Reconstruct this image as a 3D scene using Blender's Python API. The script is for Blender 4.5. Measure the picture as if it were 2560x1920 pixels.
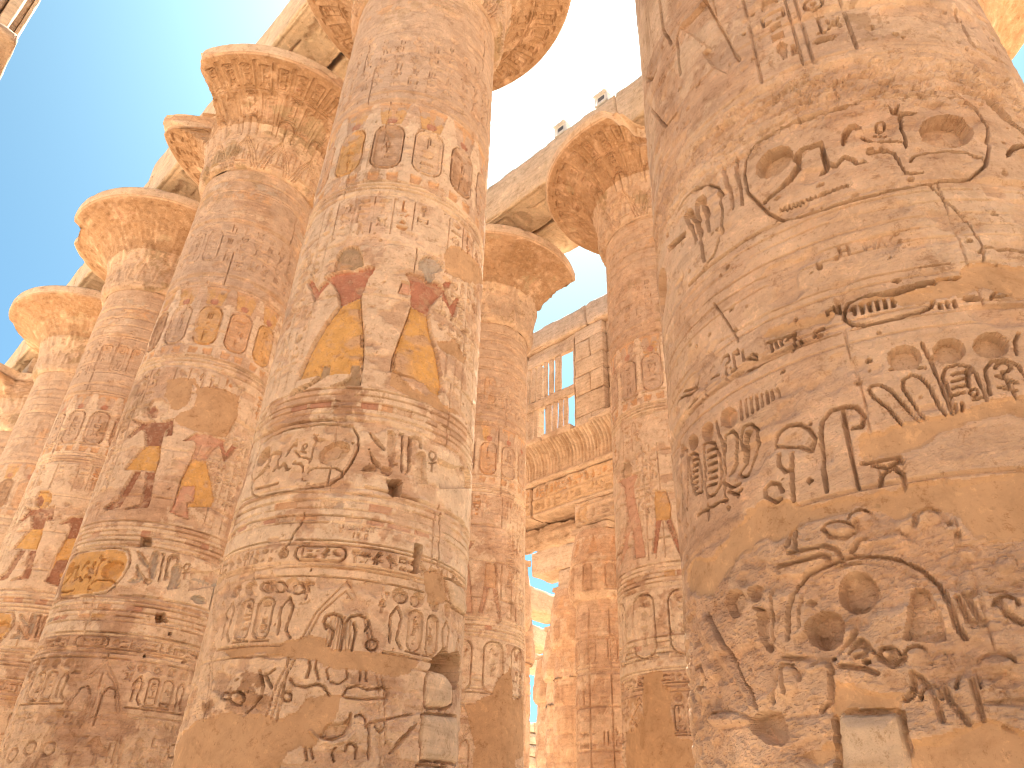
import bpy, math, random
import numpy as np
from mathutils import Vector, Matrix

# ------------------------------------------------------------------ camera, world, sun, exposure
SC = bpy.context.scene
for o in list(bpy.data.objects):
    bpy.data.objects.remove(o)
CAM_H = 1.6
cd = bpy.data.cameras.new('camera')
cam = bpy.data.objects.new('camera', cd)
SC.collection.objects.link(cam)
SC.camera = cam
yaw, pitch, roll = 0.7709, 0.5520, 0.0351
dv = Vector((math.sin(yaw)*math.cos(pitch), math.cos(yaw)*math.cos(pitch), math.sin(pitch)))
rv = Vector((math.cos(yaw), -math.sin(yaw), 0))
uv = rv.cross(dv)
r2 = rv*math.cos(roll) + uv*math.sin(roll)
u2 = -rv*math.sin(roll) + uv*math.cos(roll)
m = Matrix((r2, u2, -dv)).transposed().to_4x4()
m.translation = Vector((0, 0, CAM_H))
cam.matrix_world = m
cd.sensor_width = 36
cd.lens = 1840.0*36/2560
cd.clip_end = 5000
cd.clip_start = 0.1

SUN_AZ, SUN_EL = math.radians(52), math.radians(64)      # azimuth from +Y towards +X
w = bpy.data.worlds.new('World')
SC.world = w
w.use_nodes = True
nt = w.node_tree
sky = nt.nodes.new('ShaderNodeTexSky')
sky.sky_type = 'NISHITA'
sky.sun_disc = False
sky.sun_elevation = SUN_EL
sky.sun_rotation = SUN_AZ
sky.air_density = 0.52
sky.dust_density = 2.0
sky.ozone_density = 0.4
bg = nt.nodes['Background']
tint = nt.nodes.new('ShaderNodeMix')          # camera colour balance of the sky: a little cyan
tint.data_type = 'RGBA'
tint.blend_type = 'MULTIPLY'
tint.inputs[0].default_value = 1.0
tint.inputs[7].default_value = (.56, .96, 1.0, 1)
nt.links.new(sky.outputs['Color'], tint.inputs[6])
nt.links.new(tint.outputs[2], bg.inputs['Color'])
bg.inputs['Strength'].default_value = 0.05
sl = bpy.data.lights.new('sun', 'SUN')
so = bpy.data.objects.new('sun', sl)
SC.collection.objects.link(so)
sl.energy = 5.0
sl.angle = math.radians(0.5)
sl.color = (1.0, 0.90, 0.77)
sd = Vector((math.sin(SUN_AZ)*math.cos(SUN_EL), math.cos(SUN_AZ)*math.cos(SUN_EL), math.sin(SUN_EL)))
so.rotation_euler = (-sd).to_track_quat('-Z', 'Y').to_euler()
so.location = (20, 20, 60)
vs = SC.view_settings
vs.view_transform = 'Standard'
vs.look = 'None'
vs.gamma = 1
vs.use_curve_mapping = False
vs.exposure = 2.42
SC.render.engine = 'CYCLES'
SC.cycles.filter_width = 1.1
SC.cycles.max_bounces = 10
SC.cycles.diffuse_bounces = 8

# ------------------------------------------------------------------ materials
def new_mat(name):
    mt = bpy.data.materials.new(name)
    mt.use_nodes = True
    n = mt.node_tree
    b = n.nodes['Principled BSDF']
    b.inputs['Roughness'].default_value = 0.92
    b.inputs['Specular IOR Level'].default_value = 0.18
    return mt, n, b

def nnoise(n, vec, scale, detail=4, rough=.6, dist=0.):
    t = n.nodes.new('ShaderNodeTexNoise')
    t.inputs['Scale'].default_value = scale
    t.inputs['Detail'].default_value = detail
    t.inputs['Roughness'].default_value = rough
    t.inputs['Distortion'].default_value = dist
    n.links.new(vec, t.inputs['Vector'])
    return t.outputs['Fac']

def ramp(n, fac, stops):
    r = n.nodes.new('ShaderNodeValToRGB')
    e = r.color_ramp.elements
    while len(e) < len(stops):
        e.new(0.5)
    for i, (p, c) in enumerate(stops):
        e[i].position = p
        e[i].color = (c[0], c[1], c[2], 1) if hasattr(c, '__len__') else (c, c, c, 1)
    n.links.new(fac, r.inputs['Fac'])
    return r.outputs['Color']

def mix(n, a, b, fac, mode='MIX'):
    x = n.nodes.new('ShaderNodeMix')
    x.data_type = 'RGBA'
    x.blend_type = mode
    for s, k in ((a, 6), (b, 7), (fac, 0)):
        if hasattr(s, 'is_output'):
            n.links.new(s, x.inputs[k])
        elif k == 0:
            x.inputs[0].default_value = s
        else:
            x.inputs[k].default_value = (s[0], s[1], s[2], 1)
    return x.outputs[2]

def mathn(n, op, a, b=0.):
    x = n.nodes.new('ShaderNodeMath')
    x.operation = op
    for i, s in enumerate((a, b)):
        if hasattr(s, 'is_output'):
            n.links.new(s, x.inputs[i])
        else:
            x.inputs[i].default_value = s
    return x.outputs[0]

def stone_material(name, dark, mid, light, bump=.6, paint=True, fine=38, streak=True):
    mt, n, b = new_mat(name)
    g = n.nodes.new('ShaderNodeNewGeometry')
    pos = g.outputs['Position']
    big = nnoise(n, pos, .55, 6, .65, .4)
    base = ramp(n, big, [(.32, dark), (.5, mid), (.68, light)])
    mott = nnoise(n, pos, 1.6, 9, .78, .8)
    base = mix(n, base, ramp(n, mott, [(.36, (.72, .66, .60)), (.47, (1, 1, 1)), (.55, (1, 1, 1)), (.66, (1.25, 1.22, 1.18))]), .6, 'MULTIPLY')
    med = nnoise(n, pos, 3.2, 6, .7, .6)
    base = mix(n, base, ramp(n, med, [(.25, (.74, .72, .70)), (.5, (1, 1, 1)), (.75, (1.14, 1.12, 1.1))]), .85, 'MULTIPLY')
    if streak:
        mp = n.nodes.new('ShaderNodeMapping')
        mp.inputs['Scale'].default_value = (1, 1, 7)
        n.links.new(pos, mp.inputs['Vector'])
        st = nnoise(n, mp.outputs[0], 1.5, 5, .65, .3)
        base = mix(n, base, ramp(n, st, [(.3, (.74, .68, .64)), (.5, (1, 1, 1)), (.7, (1.12, 1.1, 1.05))]), .75, 'MULTIPLY')
    if paint:
        at = n.nodes.new('ShaderNodeAttribute')
        at.attribute_name = 'paint'
        wear = nnoise(n, pos, 9, 8, .75, .5)
        wr = ramp(n, wear, [(.34, .3), (.5, 1.)])
        a = mathn(n, 'MULTIPLY', at.outputs['Alpha'], wr)
        tone = mix(n, at.outputs['Color'], ramp(n, med, [(.25, (.72, .70, .68)), (.6, (1.1, 1.1, 1.1))]), .8, 'MULTIPLY')
        base = mix(n, base, tone, a)
    fl = nnoise(n, pos, 5.5, 12, .82, .3)
    base = mix(n, base, ramp(n, fl, [(.40, (.66, .58, .50)), (.44, (1, 1, 1)), (.56, (1, 1, 1)), (.60, (1.28, 1.27, 1.24))]), .75, 'MULTIPLY')
    fl2 = nnoise(n, pos, 17, 8, .8, .2)
    base = mix(n, base, ramp(n, fl2, [(.36, (.6, .52, .45)), (.41, (1, 1, 1)), (.6, (1, 1, 1)), (.65, (1.25, 1.25, 1.2))]), .7, 'MULTIPLY')
    sp = nnoise(n, pos, fine, 4, .7)
    base = mix(n, base, ramp(n, sp, [(.28, (.70, .66, .62)), (.42, (1, 1, 1)), (.62, (1, 1, 1)), (.78, (1.22, 1.2, 1.18))]), .7, 'MULTIPLY')
    pit = nnoise(n, pos, 14, 3, .6)
    pitm = ramp(n, pit, [(.26, .35), (.33, 1.)])
    base = mix(n, base, pitm, .35, 'MULTIPLY')
    n.links.new(base, b.inputs['Base Color'])
    hsum = mathn(n, 'ADD', mathn(n, 'ADD', mathn(n, 'MULTIPLY', nnoise(n, pos, 22, 8, .75), 1.), mathn(n, 'MULTIPLY', pitm, .3)), mathn(n, 'MULTIPLY', fl, 1.2))
    bp = n.nodes.new('ShaderNodeBump')
    bp.inputs['Strength'].default_value = bump
    bp.inputs['Distance'].default_value = .03
    n.links.new(hsum, bp.inputs['Height'])
    n.links.new(bp.outputs[0], b.inputs['Normal'])
    return mt

M_STONE = stone_material('sandstone', (.45, .30, .205), (.545, .38, .265), (.63, .47, .35))
M_BLOCK = stone_material('hewn_sandstone', (.47, .345, .25), (.56, .43, .32), (.63, .50, .39), paint=True)
M_PALE = stone_material('pale_block_sandstone', (.56, .43, .29), (.64, .50, .36), (.70, .57, .42), paint=False, bump=.6)
M_PLASTER = stone_material('repair_mortar', (.44, .285, .165), (.48, .315, .185), (.52, .35, .21), bump=.12, paint=False, fine=60, streak=False)
M_SAND = stone_material('sand', (.56, .42, .28), (.62, .475, .33), (.66, .52, .37), paint=False, streak=False)

def plain(name, col, rough=.5, metal=0.):
    mt, n, b = new_mat(name)
    g = n.nodes.new('ShaderNodeNewGeometry')
    c = nnoise(n, g.outputs['Position'], 12, 4)
    n.links.new(ramp(n, c, [(.3, [v*.8 for v in col]), (.7, [min(1, v*1.1) for v in col])]), b.inputs['Base Color'])
    b.inputs['Roughness'].default_value = rough
    b.inputs['Metallic'].default_value = metal
    return mt
M_WHITE = plain('white_painted_metal', (.7, .7, .68), .45)
M_GLASS = plain('lamp_glass', (.12, .13, .15), .08)

# ------------------------------------------------------------------ object helpers
COL = SC.collection
def link(o, parent=None):
    COL.objects.link(o)
    if parent is not None:
        o.parent = parent
    return o
def empty(name, loc, label, cat, group=None):
    o = bpy.data.objects.new(name, None)
    o.location = loc
    o.empty_display_size = .5
    o['label'] = label
    o['category'] = cat
    if group:
        o['group'] = group
    return link(o)
def mesh_np(name, V, Fq, mat, parent=None, paint=None, label=None, smooth=True):
    """V (n,3) in the parent's space, Fq (m,4) quads"""
    me = bpy.data.meshes.new(name)
    me.vertices.add(len(V))
    me.vertices.foreach_set('co', np.ascontiguousarray(V, np.float32).ravel())
    k = Fq.shape[1]
    me.loops.add(Fq.size)
    me.loops.foreach_set('vertex_index', np.ascontiguousarray(Fq, np.int32).ravel())
    me.polygons.add(len(Fq))
    me.polygons.foreach_set('loop_start', np.arange(0, Fq.size, k, dtype=np.int32))
    me.polygons.foreach_set('use_smooth', np.full(len(Fq), smooth))
    if paint is not None:
        a = me.color_attributes.new('paint', 'FLOAT_COLOR', 'POINT')
        a.data.foreach_set('color', np.ascontiguousarray(paint, np.float32).ravel())
    me.materials.append(mat)
    me.update(calc_edges=True)
    o = bpy.data.objects.new(name, me)
    if label:
        o['label'] = label
    return link(o, parent)

# ------------------------------------------------------------------ noise
def _h(ix, iy, iz):
    h = (ix*np.uint32(374761393) + iy*np.uint32(668265263) + iz*np.uint32(2147483647 ^ 0x5bd1e995))
    h = (h ^ (h >> np.uint32(13)))*np.uint32(1274126177)
    h = h ^ (h >> np.uint32(16))
    return (h & np.uint32(0xffff)).astype(np.float32)/np.float32(65535)
def vn(x, y, z):
    x = x + np.float32(500); y = y + np.float32(500); z = z + np.float32(500)
    fx, fy, fz = np.floor(x), np.floor(y), np.floor(z)
    ix, iy, iz = fx.astype(np.uint32), fy.astype(np.uint32), fz.astype(np.uint32)
    x = (x-fx).astype(np.float32); y = (y-fy).astype(np.float32); z = (z-fz).astype(np.float32)
    x = x*x*(3-2*x); y = y*y*(3-2*y); z = z*z*(3-2*z)
    o = np.uint32(1)
    with np.errstate(over='ignore'):
        a = _h(ix, iy, iz)*(1-x)+_h(ix+o, iy, iz)*x
        b = _h(ix, iy+o, iz)*(1-x)+_h(ix+o, iy+o, iz)*x
        c = _h(ix, iy, iz+o)*(1-x)+_h(ix+o, iy, iz+o)*x
        d = _h(ix, iy+o, iz+o)*(1-x)+_h(ix+o, iy+o, iz+o)*x
    return (a*(1-y)+b*y)*(1-z)+(c*(1-y)+d*y)*z
def fbm(x, y, z, s, o=3, g=.55):
    t = 0; a = 1; n = 0
    for i in range(o):
        t = t + a*(vn(x*s+i*17.3, y*s+i*9.1, z*s+i*5.7)-.5); n += a
        a *= g; s *= 2.03
    return t/n*2
def sstep(a, b, x):
    t = np.clip((x-a)/(b-a), 0, 1)
    return t*t*(3-2*t)

# ------------------------------------------------------------------ paint
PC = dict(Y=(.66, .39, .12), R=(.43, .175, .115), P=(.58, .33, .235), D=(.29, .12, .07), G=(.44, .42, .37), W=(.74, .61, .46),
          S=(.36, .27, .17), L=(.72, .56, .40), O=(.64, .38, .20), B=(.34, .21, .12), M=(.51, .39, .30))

# ------------------------------------------------------------------ carving canvas: X along the wall in metres, Z up
class Canvas:
    def __init__(s, X, Z):
        s.X = np.asarray(X, np.float32); s.Z = np.asarray(Z, np.float32)
        sh = (len(Z), len(X))
        s.K = np.zeros(sh, np.float32)          # carved depth
        s.RS = np.zeros(sh, np.float32)         # raised
        s.C = np.zeros(sh+(3,), np.float32); s.A = np.zeros(sh, np.float32)
        s.ID = np.zeros(sh, np.int16)
        s.PL = np.zeros(sh, np.float32)         # plaster mask
        s.HO = np.zeros(sh, np.float32)
        s.dx = float(np.median(np.diff(s.X))); s.wscale = 1.
    def win(s, x0, x1, z0, z1):
        i0, i1 = np.searchsorted(s.X, (x0, x1)); j0, j1 = np.searchsorted(s.Z, (z0, z1))
        if i1-i0 < 1 or j1-j0 < 1:
            return None
        sl = (slice(j0, j1), slice(i0, i1))
        return sl, s.X[None, i0:i1], s.Z[j0:j1, None]
    @staticmethod
    def dist(XX, ZZ, pts):
        d = None
        for (x0, z0), (x1, z1) in zip(pts[:-1], pts[1:]):
            vx, vz = x1-x0, z1-z0
            L = vx*vx+vz*vz+1e-12
            t = np.clip(((XX-x0)*vx+(ZZ-z0)*vz)/L, 0, 1)
            q = (XX-x0-t*vx)**2+(ZZ-z0-t*vz)**2
            d = q if d is None else np.minimum(d, q)
        return np.sqrt(d)
    @staticmethod
    def inside(XX, ZZ, pts):
        m = np.zeros(np.broadcast(XX, ZZ).shape, bool)
        n = len(pts)
        for i in range(n):
            x0, z0 = pts[i]; x1, z1 = pts[(i+1) % n]
            if z0 == z1:
                continue
            c = ((z0 > ZZ) != (z1 > ZZ)) & (XX < (x1-x0)*(ZZ-z0)/(z1-z0)+x0)
            m ^= c
        return m
    def line(s, pts, w, d, c=None, a=.7):
        xs = [p[0] for p in pts]; zs = [p[1] for p in pts]
        w = max(w, s.dx*.75)
        r = s.win(min(xs)-w, max(xs)+w, min(zs)-w, max(zs)+w)
        if r is None:
            return
        sl, XX, ZZ = r
        q = s.dist(XX, ZZ, pts)
        m = np.clip(1.6-q/w*1.6, 0, 1)
        if d > 0:
            s.K[sl] = np.maximum(s.K[sl], d*m)
        else:
            s.RS[sl] = np.maximum(s.RS[sl], -d*m)
        if c:
            k = q < w
            s.C[sl][k] = PC[c]; s.A[sl][k] = a
    def poly(s, pts, d=.03, c=None, a=.85, f=.45, ident=0, fall=.09):
        xs = [p[0] for p in pts]; zs = [p[1] for p in pts]
        r = s.win(min(xs), max(xs), min(zs), max(zs))
        if r is None:
            return
        sl, XX, ZZ = r
        m = s.inside(XX, ZZ, pts)
        if not m.any():
            return
        if d:
            q = s.dist(XX, ZZ, list(pts)+[pts[0]])
            e = np.clip(q/(s.dx*.9), .35, 1)
            h = abs(d)*(f+(1-f)*np.exp(-q/fall))*e if d > 0 else abs(d)*np.sqrt(np.clip(q/.09, 0, 1))
            T = s.K if d > 0 else s.RS
            T[sl] = np.where(m, np.maximum(T[sl], h), T[sl])
        if c:
            s.C[sl][m] = PC[c]; s.A[sl][m] = a
        if ident:
            s.ID[sl][m] = ident
    def area(s, pts, kind, ident=0, d=.3, rough=.05):
        xs = [p[0] for p in pts]; zs = [p[1] for p in pts]
        p = .12
        r = s.win(min(xs)-p, max(xs)+p, min(zs)-p, max(zs)+p)
        if r is None:
            return
        sl, XX, ZZ = r
        m = s.inside(XX, ZZ, pts)
        q = s.dist(XX, ZZ, list(pts)+[pts[0]])
        sdv = np.where(m, q, -q)
        X2, Z2 = np.broadcast_arrays(XX, ZZ)
        if kind == 'hole':
            sdv = sdv+rough*.2*fbm(X2, Z2, X2*0+3.1, 14, 2)
            k = sdv > 0
            s.HO[sl] = np.where(k, np.maximum(s.HO[sl], d), s.HO[sl])
            return
        sdv = sdv+rough*fbm(X2, Z2, X2*0+3.1, 5, 4, .65)
        k = sdv > 0
        if kind == 'plaster':
            s.PL[sl] = np.maximum(s.PL[sl], sstep(-.02, .03, sdv))
            s.ID[sl][k] = ident
        elif kind == 'stoneblock':
            s.PL[sl] = np.maximum(s.PL[sl], sstep(-.01, .02, sdv))
            s.RS[sl] = np.where(k, s.RS[sl]+.02+.03*sstep(0, .08, sdv), s.RS[sl])
            s.K[sl] = np.where((abs(sdv) < max(.025, s.dx)), .04, s.K[sl])
            s.ID[sl][k] = ident
        elif kind == 'stain':
            w = sstep(-.1, .15, sdv)*.75
            t = w > s.A[sl]
            s.C[sl][t] = PC['B']; s.A[sl] = np.maximum(s.A[sl], w)
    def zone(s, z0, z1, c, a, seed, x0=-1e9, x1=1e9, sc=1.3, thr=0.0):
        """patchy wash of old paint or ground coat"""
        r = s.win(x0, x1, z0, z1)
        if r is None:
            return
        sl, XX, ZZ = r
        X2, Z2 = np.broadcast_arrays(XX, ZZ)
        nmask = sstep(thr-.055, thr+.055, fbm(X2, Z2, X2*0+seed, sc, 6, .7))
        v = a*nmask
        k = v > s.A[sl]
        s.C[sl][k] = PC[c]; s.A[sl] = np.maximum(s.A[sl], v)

# ------------------------------------------------------------------ glyph shapes, unit boxes: ('l', pts, w) line, ('p', pts) sunk
def _arc(cx, cy, rx, ry, a0=0, a1=360, n=12):
    return [(cx+rx*math.cos(math.radians(a0+(a1-a0)*i/n)), cy+ry*math.sin(math.radians(a0+(a1-a0)*i/n))) for i in range(n+1)]
GL = {
 'reed': (.34, [('p', [(.15, 0), (.3, 0), (.32, .45), (.33, .8), (.2, 1), (.05, .85), (.02, .6), (.12, .35)])]),
 'water': (1.0, [('l', [(0, .2), (.1, .38), (.2, .2), (.3, .38), (.4, .2), (.5, .38), (.6, .2), (.7, .38), (.8, .2), (.9, .38), (1, .2)])]),
 'mouth': (.9, [('p', [(0, .4), (.2, .55), (.45, .6), (.7, .55), (.9, .4), (.7, .27), (.45, .22), (.2, .27)])]),
 'disc': (.75, [('p', _arc(.37, .5, .34, .34, 0, 330, 10)), ]),
 'ring': (.75, [('l', _arc(.37, .5, .3, .3)), ('l', _arc(.37, .5, .06, .06, 0, 360, 4))]),
 'basket': (.9, [('p', [(0, .6), (.9, .6), (.8, .35), (.6, .2), (.3, .2), (.1, .35)])]),
 'loaf': (.5, [('p', [(0, .25), (.5, .25), (.45, .45), (.25, .58), (.05, .45)])]),
 'ankh': (.55, [('l', _arc(.27, .75, .14, .2)), ('l', [(.27, .55), (.27, 0)]), ('l', [(.02, .5), (.52, .5)])]),
 'bird': (.95, [('p', [(0, .62), (.1, .8), (.22, .95), (.36, .92), (.42, .75), (.6, .62), (.85, .38), (.95, .22), (.8, .28), (.55, .3), (.45, .32), (.45, .05), (.6, 0), (.3, 0), (.35, .08), (.36, .3), (.2, .42), (.15, .6)])]),
 'man': (.62, [('p', [(.15, 0), (.6, 0), (.6, .1), (.45, .18), (.55, .4), (.5, .45), (.38, .3), (.42, .6), (.55, .62), (.55, .68), (.36, .7), (.4, .85), (.3, .98), (.16, .95), (.12, .82), (.2, .7), (.1, .55), (.12, .3), (.05, .12)])]),
 'feather': (.3, [('p', [(.1, 0), (.16, 0), (.2, .3), (.28, .7), (.22, .95), (.1, 1), (.02, .8), (.08, .4)])]),
 'viper': (.95, [('p', [(0, .3), (.15, .38), (.3, .28), (.5, .38), (.7, .3), (.78, .5), (.95, .62), (.9, .7), (.72, .6), (.62, .42), (.48, .48), (.3, .4), (.14, .48), (0, .38)])]),
 'bolt': (.95, [('l', [(0, .4), (.95, .4)]), ('l', [(.35, .5), (.35, .3)]), ('l', [(.6, .5), (.6, .3)])]),
 'house': (.8, [('l', [(.3, .2), (0, .2), (0, .65), (.8, .65), (.8, .2), (.55, .2)])]),
 'stool': (.45, [('p', [(0, .2), (.45, .2), (.45, .62), (0, .62)])]),
 'flag': (.4, [('l', [(.05, 0), (.05, 1)]), ('p', [(.05, .98), (.38, .9), (.38, .76), (.05, .7)])]),
 'sceptre': (.35, [('l', [(.15, 0), (.15, .85), (0, .95)]), ('l', [(.15, .85), (.32, .75)]), ('l', [(.05, 0), (.25, 0)])]),
 'djed': (.4, [('p', [(.13, 0), (.27, 0), (.25, .55), (.15, .55)]), ('l', [(.02, .62), (.38, .62)]), ('l', [(.02, .74), (.38, .74)]), ('l', [(.02, .86), (.38, .86)])]),
 'eye': (.9, [('l', _arc(.45, .45, .42, .2, 0, 360, 12)), ('p', _arc(.45, .45, .12, .13, 0, 330, 8))]),
 'arm': (.95, [('p', [(0, .3), (.6, .34), (.75, .28), (.95, .34), (.93, .42), (.75, .42), (.6, .45), (.1, .42), (.12, .6), (.02, .6)])]),
 'strokes': (.5, [('l', [(.05, .15), (.05, .7)]), ('l', [(.25, .15), (.25, .7)]), ('l', [(.45, .15), (.45, .7)])]),
 'leg': (.45, [('p', [(.05, 0), (.42, 0), (.42, .1), (.22, .16), (.2, 1), (.05, 1)])]),
 'cloth': (.3, [('l', [(.05, 0), (.05, .9), (.15, 1), (.25, .9), (.25, .35)])]),
 'hill': (.9, [('p', [(0, .2), (.9, .2), (.9, .4), (.7, .6), (.45, .38), (.2, .6), (0, .4)])]),
 'scarab': (.6, [('p', _arc(.3, .42, .2, .3, 0, 330, 10)), ('l', [(.1, .6), (0, .85)]), ('l', [(.5, .6), (.6, .85)]), ('l', [(.1, .35), (0, .1)]), ('l', [(.5, .35), (.6, .1)])]),
 'bee': (.9, [('p', [(0, .45), (.2, .6), (.45, .55), (.75, .4), (.9, .25), (.7, .25), (.4, .35), (.15, .32)]), ('l', [(.3, .55), (.5, .95), (.7, .85), (.42, .5)]), ('l', [(.3, .33), (.25, .1)]), ('l', [(.45, .33), (.45, .1)])]),
}
FLAT = ['water', 'mouth', 'basket', 'loaf', 'viper', 'bolt', 'house', 'eye', 'arm', 'hill', 'stool']
TALL = ['reed', 'disc', 'ring', 'ankh', 'bird', 'man', 'feather', 'flag', 'sceptre', 'djed', 'strokes', 'leg', 'cloth', 'scarab', 'bee', 'bird', 'man']
def glyph(cv, name, x, z, h, d, w=.014, flip=False, c=None, wx=1.):
    wd, parts = GL[name]
    for p in parts:
        pts = [((x+(wd-px if flip else px)*h*wx), z+pz*h) for px, pz in p[1]]
        if p[0] == 'l':
            cv.line(pts, max(w, h*.045), d, c)
        else:
            cv.poly(pts, d, c, f=.85, fall=.03)
    return wd*h*wx
def text_row(cv, x0, x1, z0, z1, d, rng, c=None, gap=.12):
    h = z1-z0
    x = x0
    while x < x1-h*.3:
        flip = False
        if rng.random() < .55:
            g = rng.choice(TALL)
            x += glyph(cv, g, x, z0+h*.04, h*.92, d, flip=flip, c=c)
        else:
            a, b = rng.choice(FLAT), rng.choice(FLAT)
            w1 = glyph(cv, a, x, z0+h*.45, h*.6, d, c=c)
            w2 = glyph(cv, b, x, z0-h*.08, h*.6, d, c=c)
            x += max(w1, w2)
        x += h*gap
def text_col(cv, xc, w, z0, z1, d, rng, c=None):
    z = z1
    while z > z0+w*.4:
        if rng.random() < .5:
            g = rng.choice(TALL); h = w*.95
            if z-h < z0: break
            wd = GL[g][0]*h
            glyph(cv, g, xc-wd/2, z-h, h, d, c=c)
            if wd < w*.42:
                g2 = rng.choice(TALL); wd2 = GL[g2][0]*h*.6
                glyph(cv, g2, xc+wd/2+.01, z-h, h*.6, d, c=c)
            z -= h+w*.1
        else:
            g = rng.choice(FLAT); h = w*.85
            wd = GL[g][0]*h
            glyph(cv, g, xc-wd/2, z-h*.72, h, d, c=c)
            z -= h*.55+w*.08
def rrect(x0, x1, z0, z1, r, n=5):
    p = []
    for cx, cz, a in ((x1-r, z1-r, 0), (x0+r, z1-r, 90), (x0+r, z0+r, 180), (x1-r, z0+r, 270)):
        p += _arc(cx, cz, r, r, a, a+90, n)
    return p+[p[0]]
def cart_v(cv, xc, w, z0, z1, d, rng, fill=None, a=.7, ident=0):
    """upright name ring with signs inside and a tie bar below"""
    ox = rrect(xc-w/2, xc+w/2, z0, z1, w*.42)
    if fill or ident:
        cv.poly(ox, 0, fill, a, ident=ident)
    cv.line(ox, .012, d)
    iw = w*.82
    ix = rrect(xc-iw/2, xc+iw/2, z0+w*.09, z1-w*.09, iw*.42)
    cv.poly(ix, d*.5, f=.8, fall=.03)
    cv.line([(xc-w*.55, z0-.02), (xc+w*.55, z0-.02)], .014, d)
    text_col(cv, xc, iw*.62, z0+w*.16, z1-w*.22, d*1.3, rng)
    return ox
def plumes(cv, xc, w, z0, h, d, c='Y', a=.6):
    for sgn in (-1, 1):
        cv.poly([(xc+sgn*w*.04, z0), (xc+sgn*w*.3, z0), (xc+sgn*w*.42, z0+h*.7), (xc+sgn*w*.34, z0+h), (xc+sgn*w*.12, z0+h), (xc+sgn*w*.04, z0+h*.6)], d*.5, c, a, f=.5, fall=.03)
    cv.poly(_arc(xc, z0+w*.18, w*.17, w*.17, 0, 330, 10), d*.8, 'R', min(1., a*1.3), f=.6, fall=.03)
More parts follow.
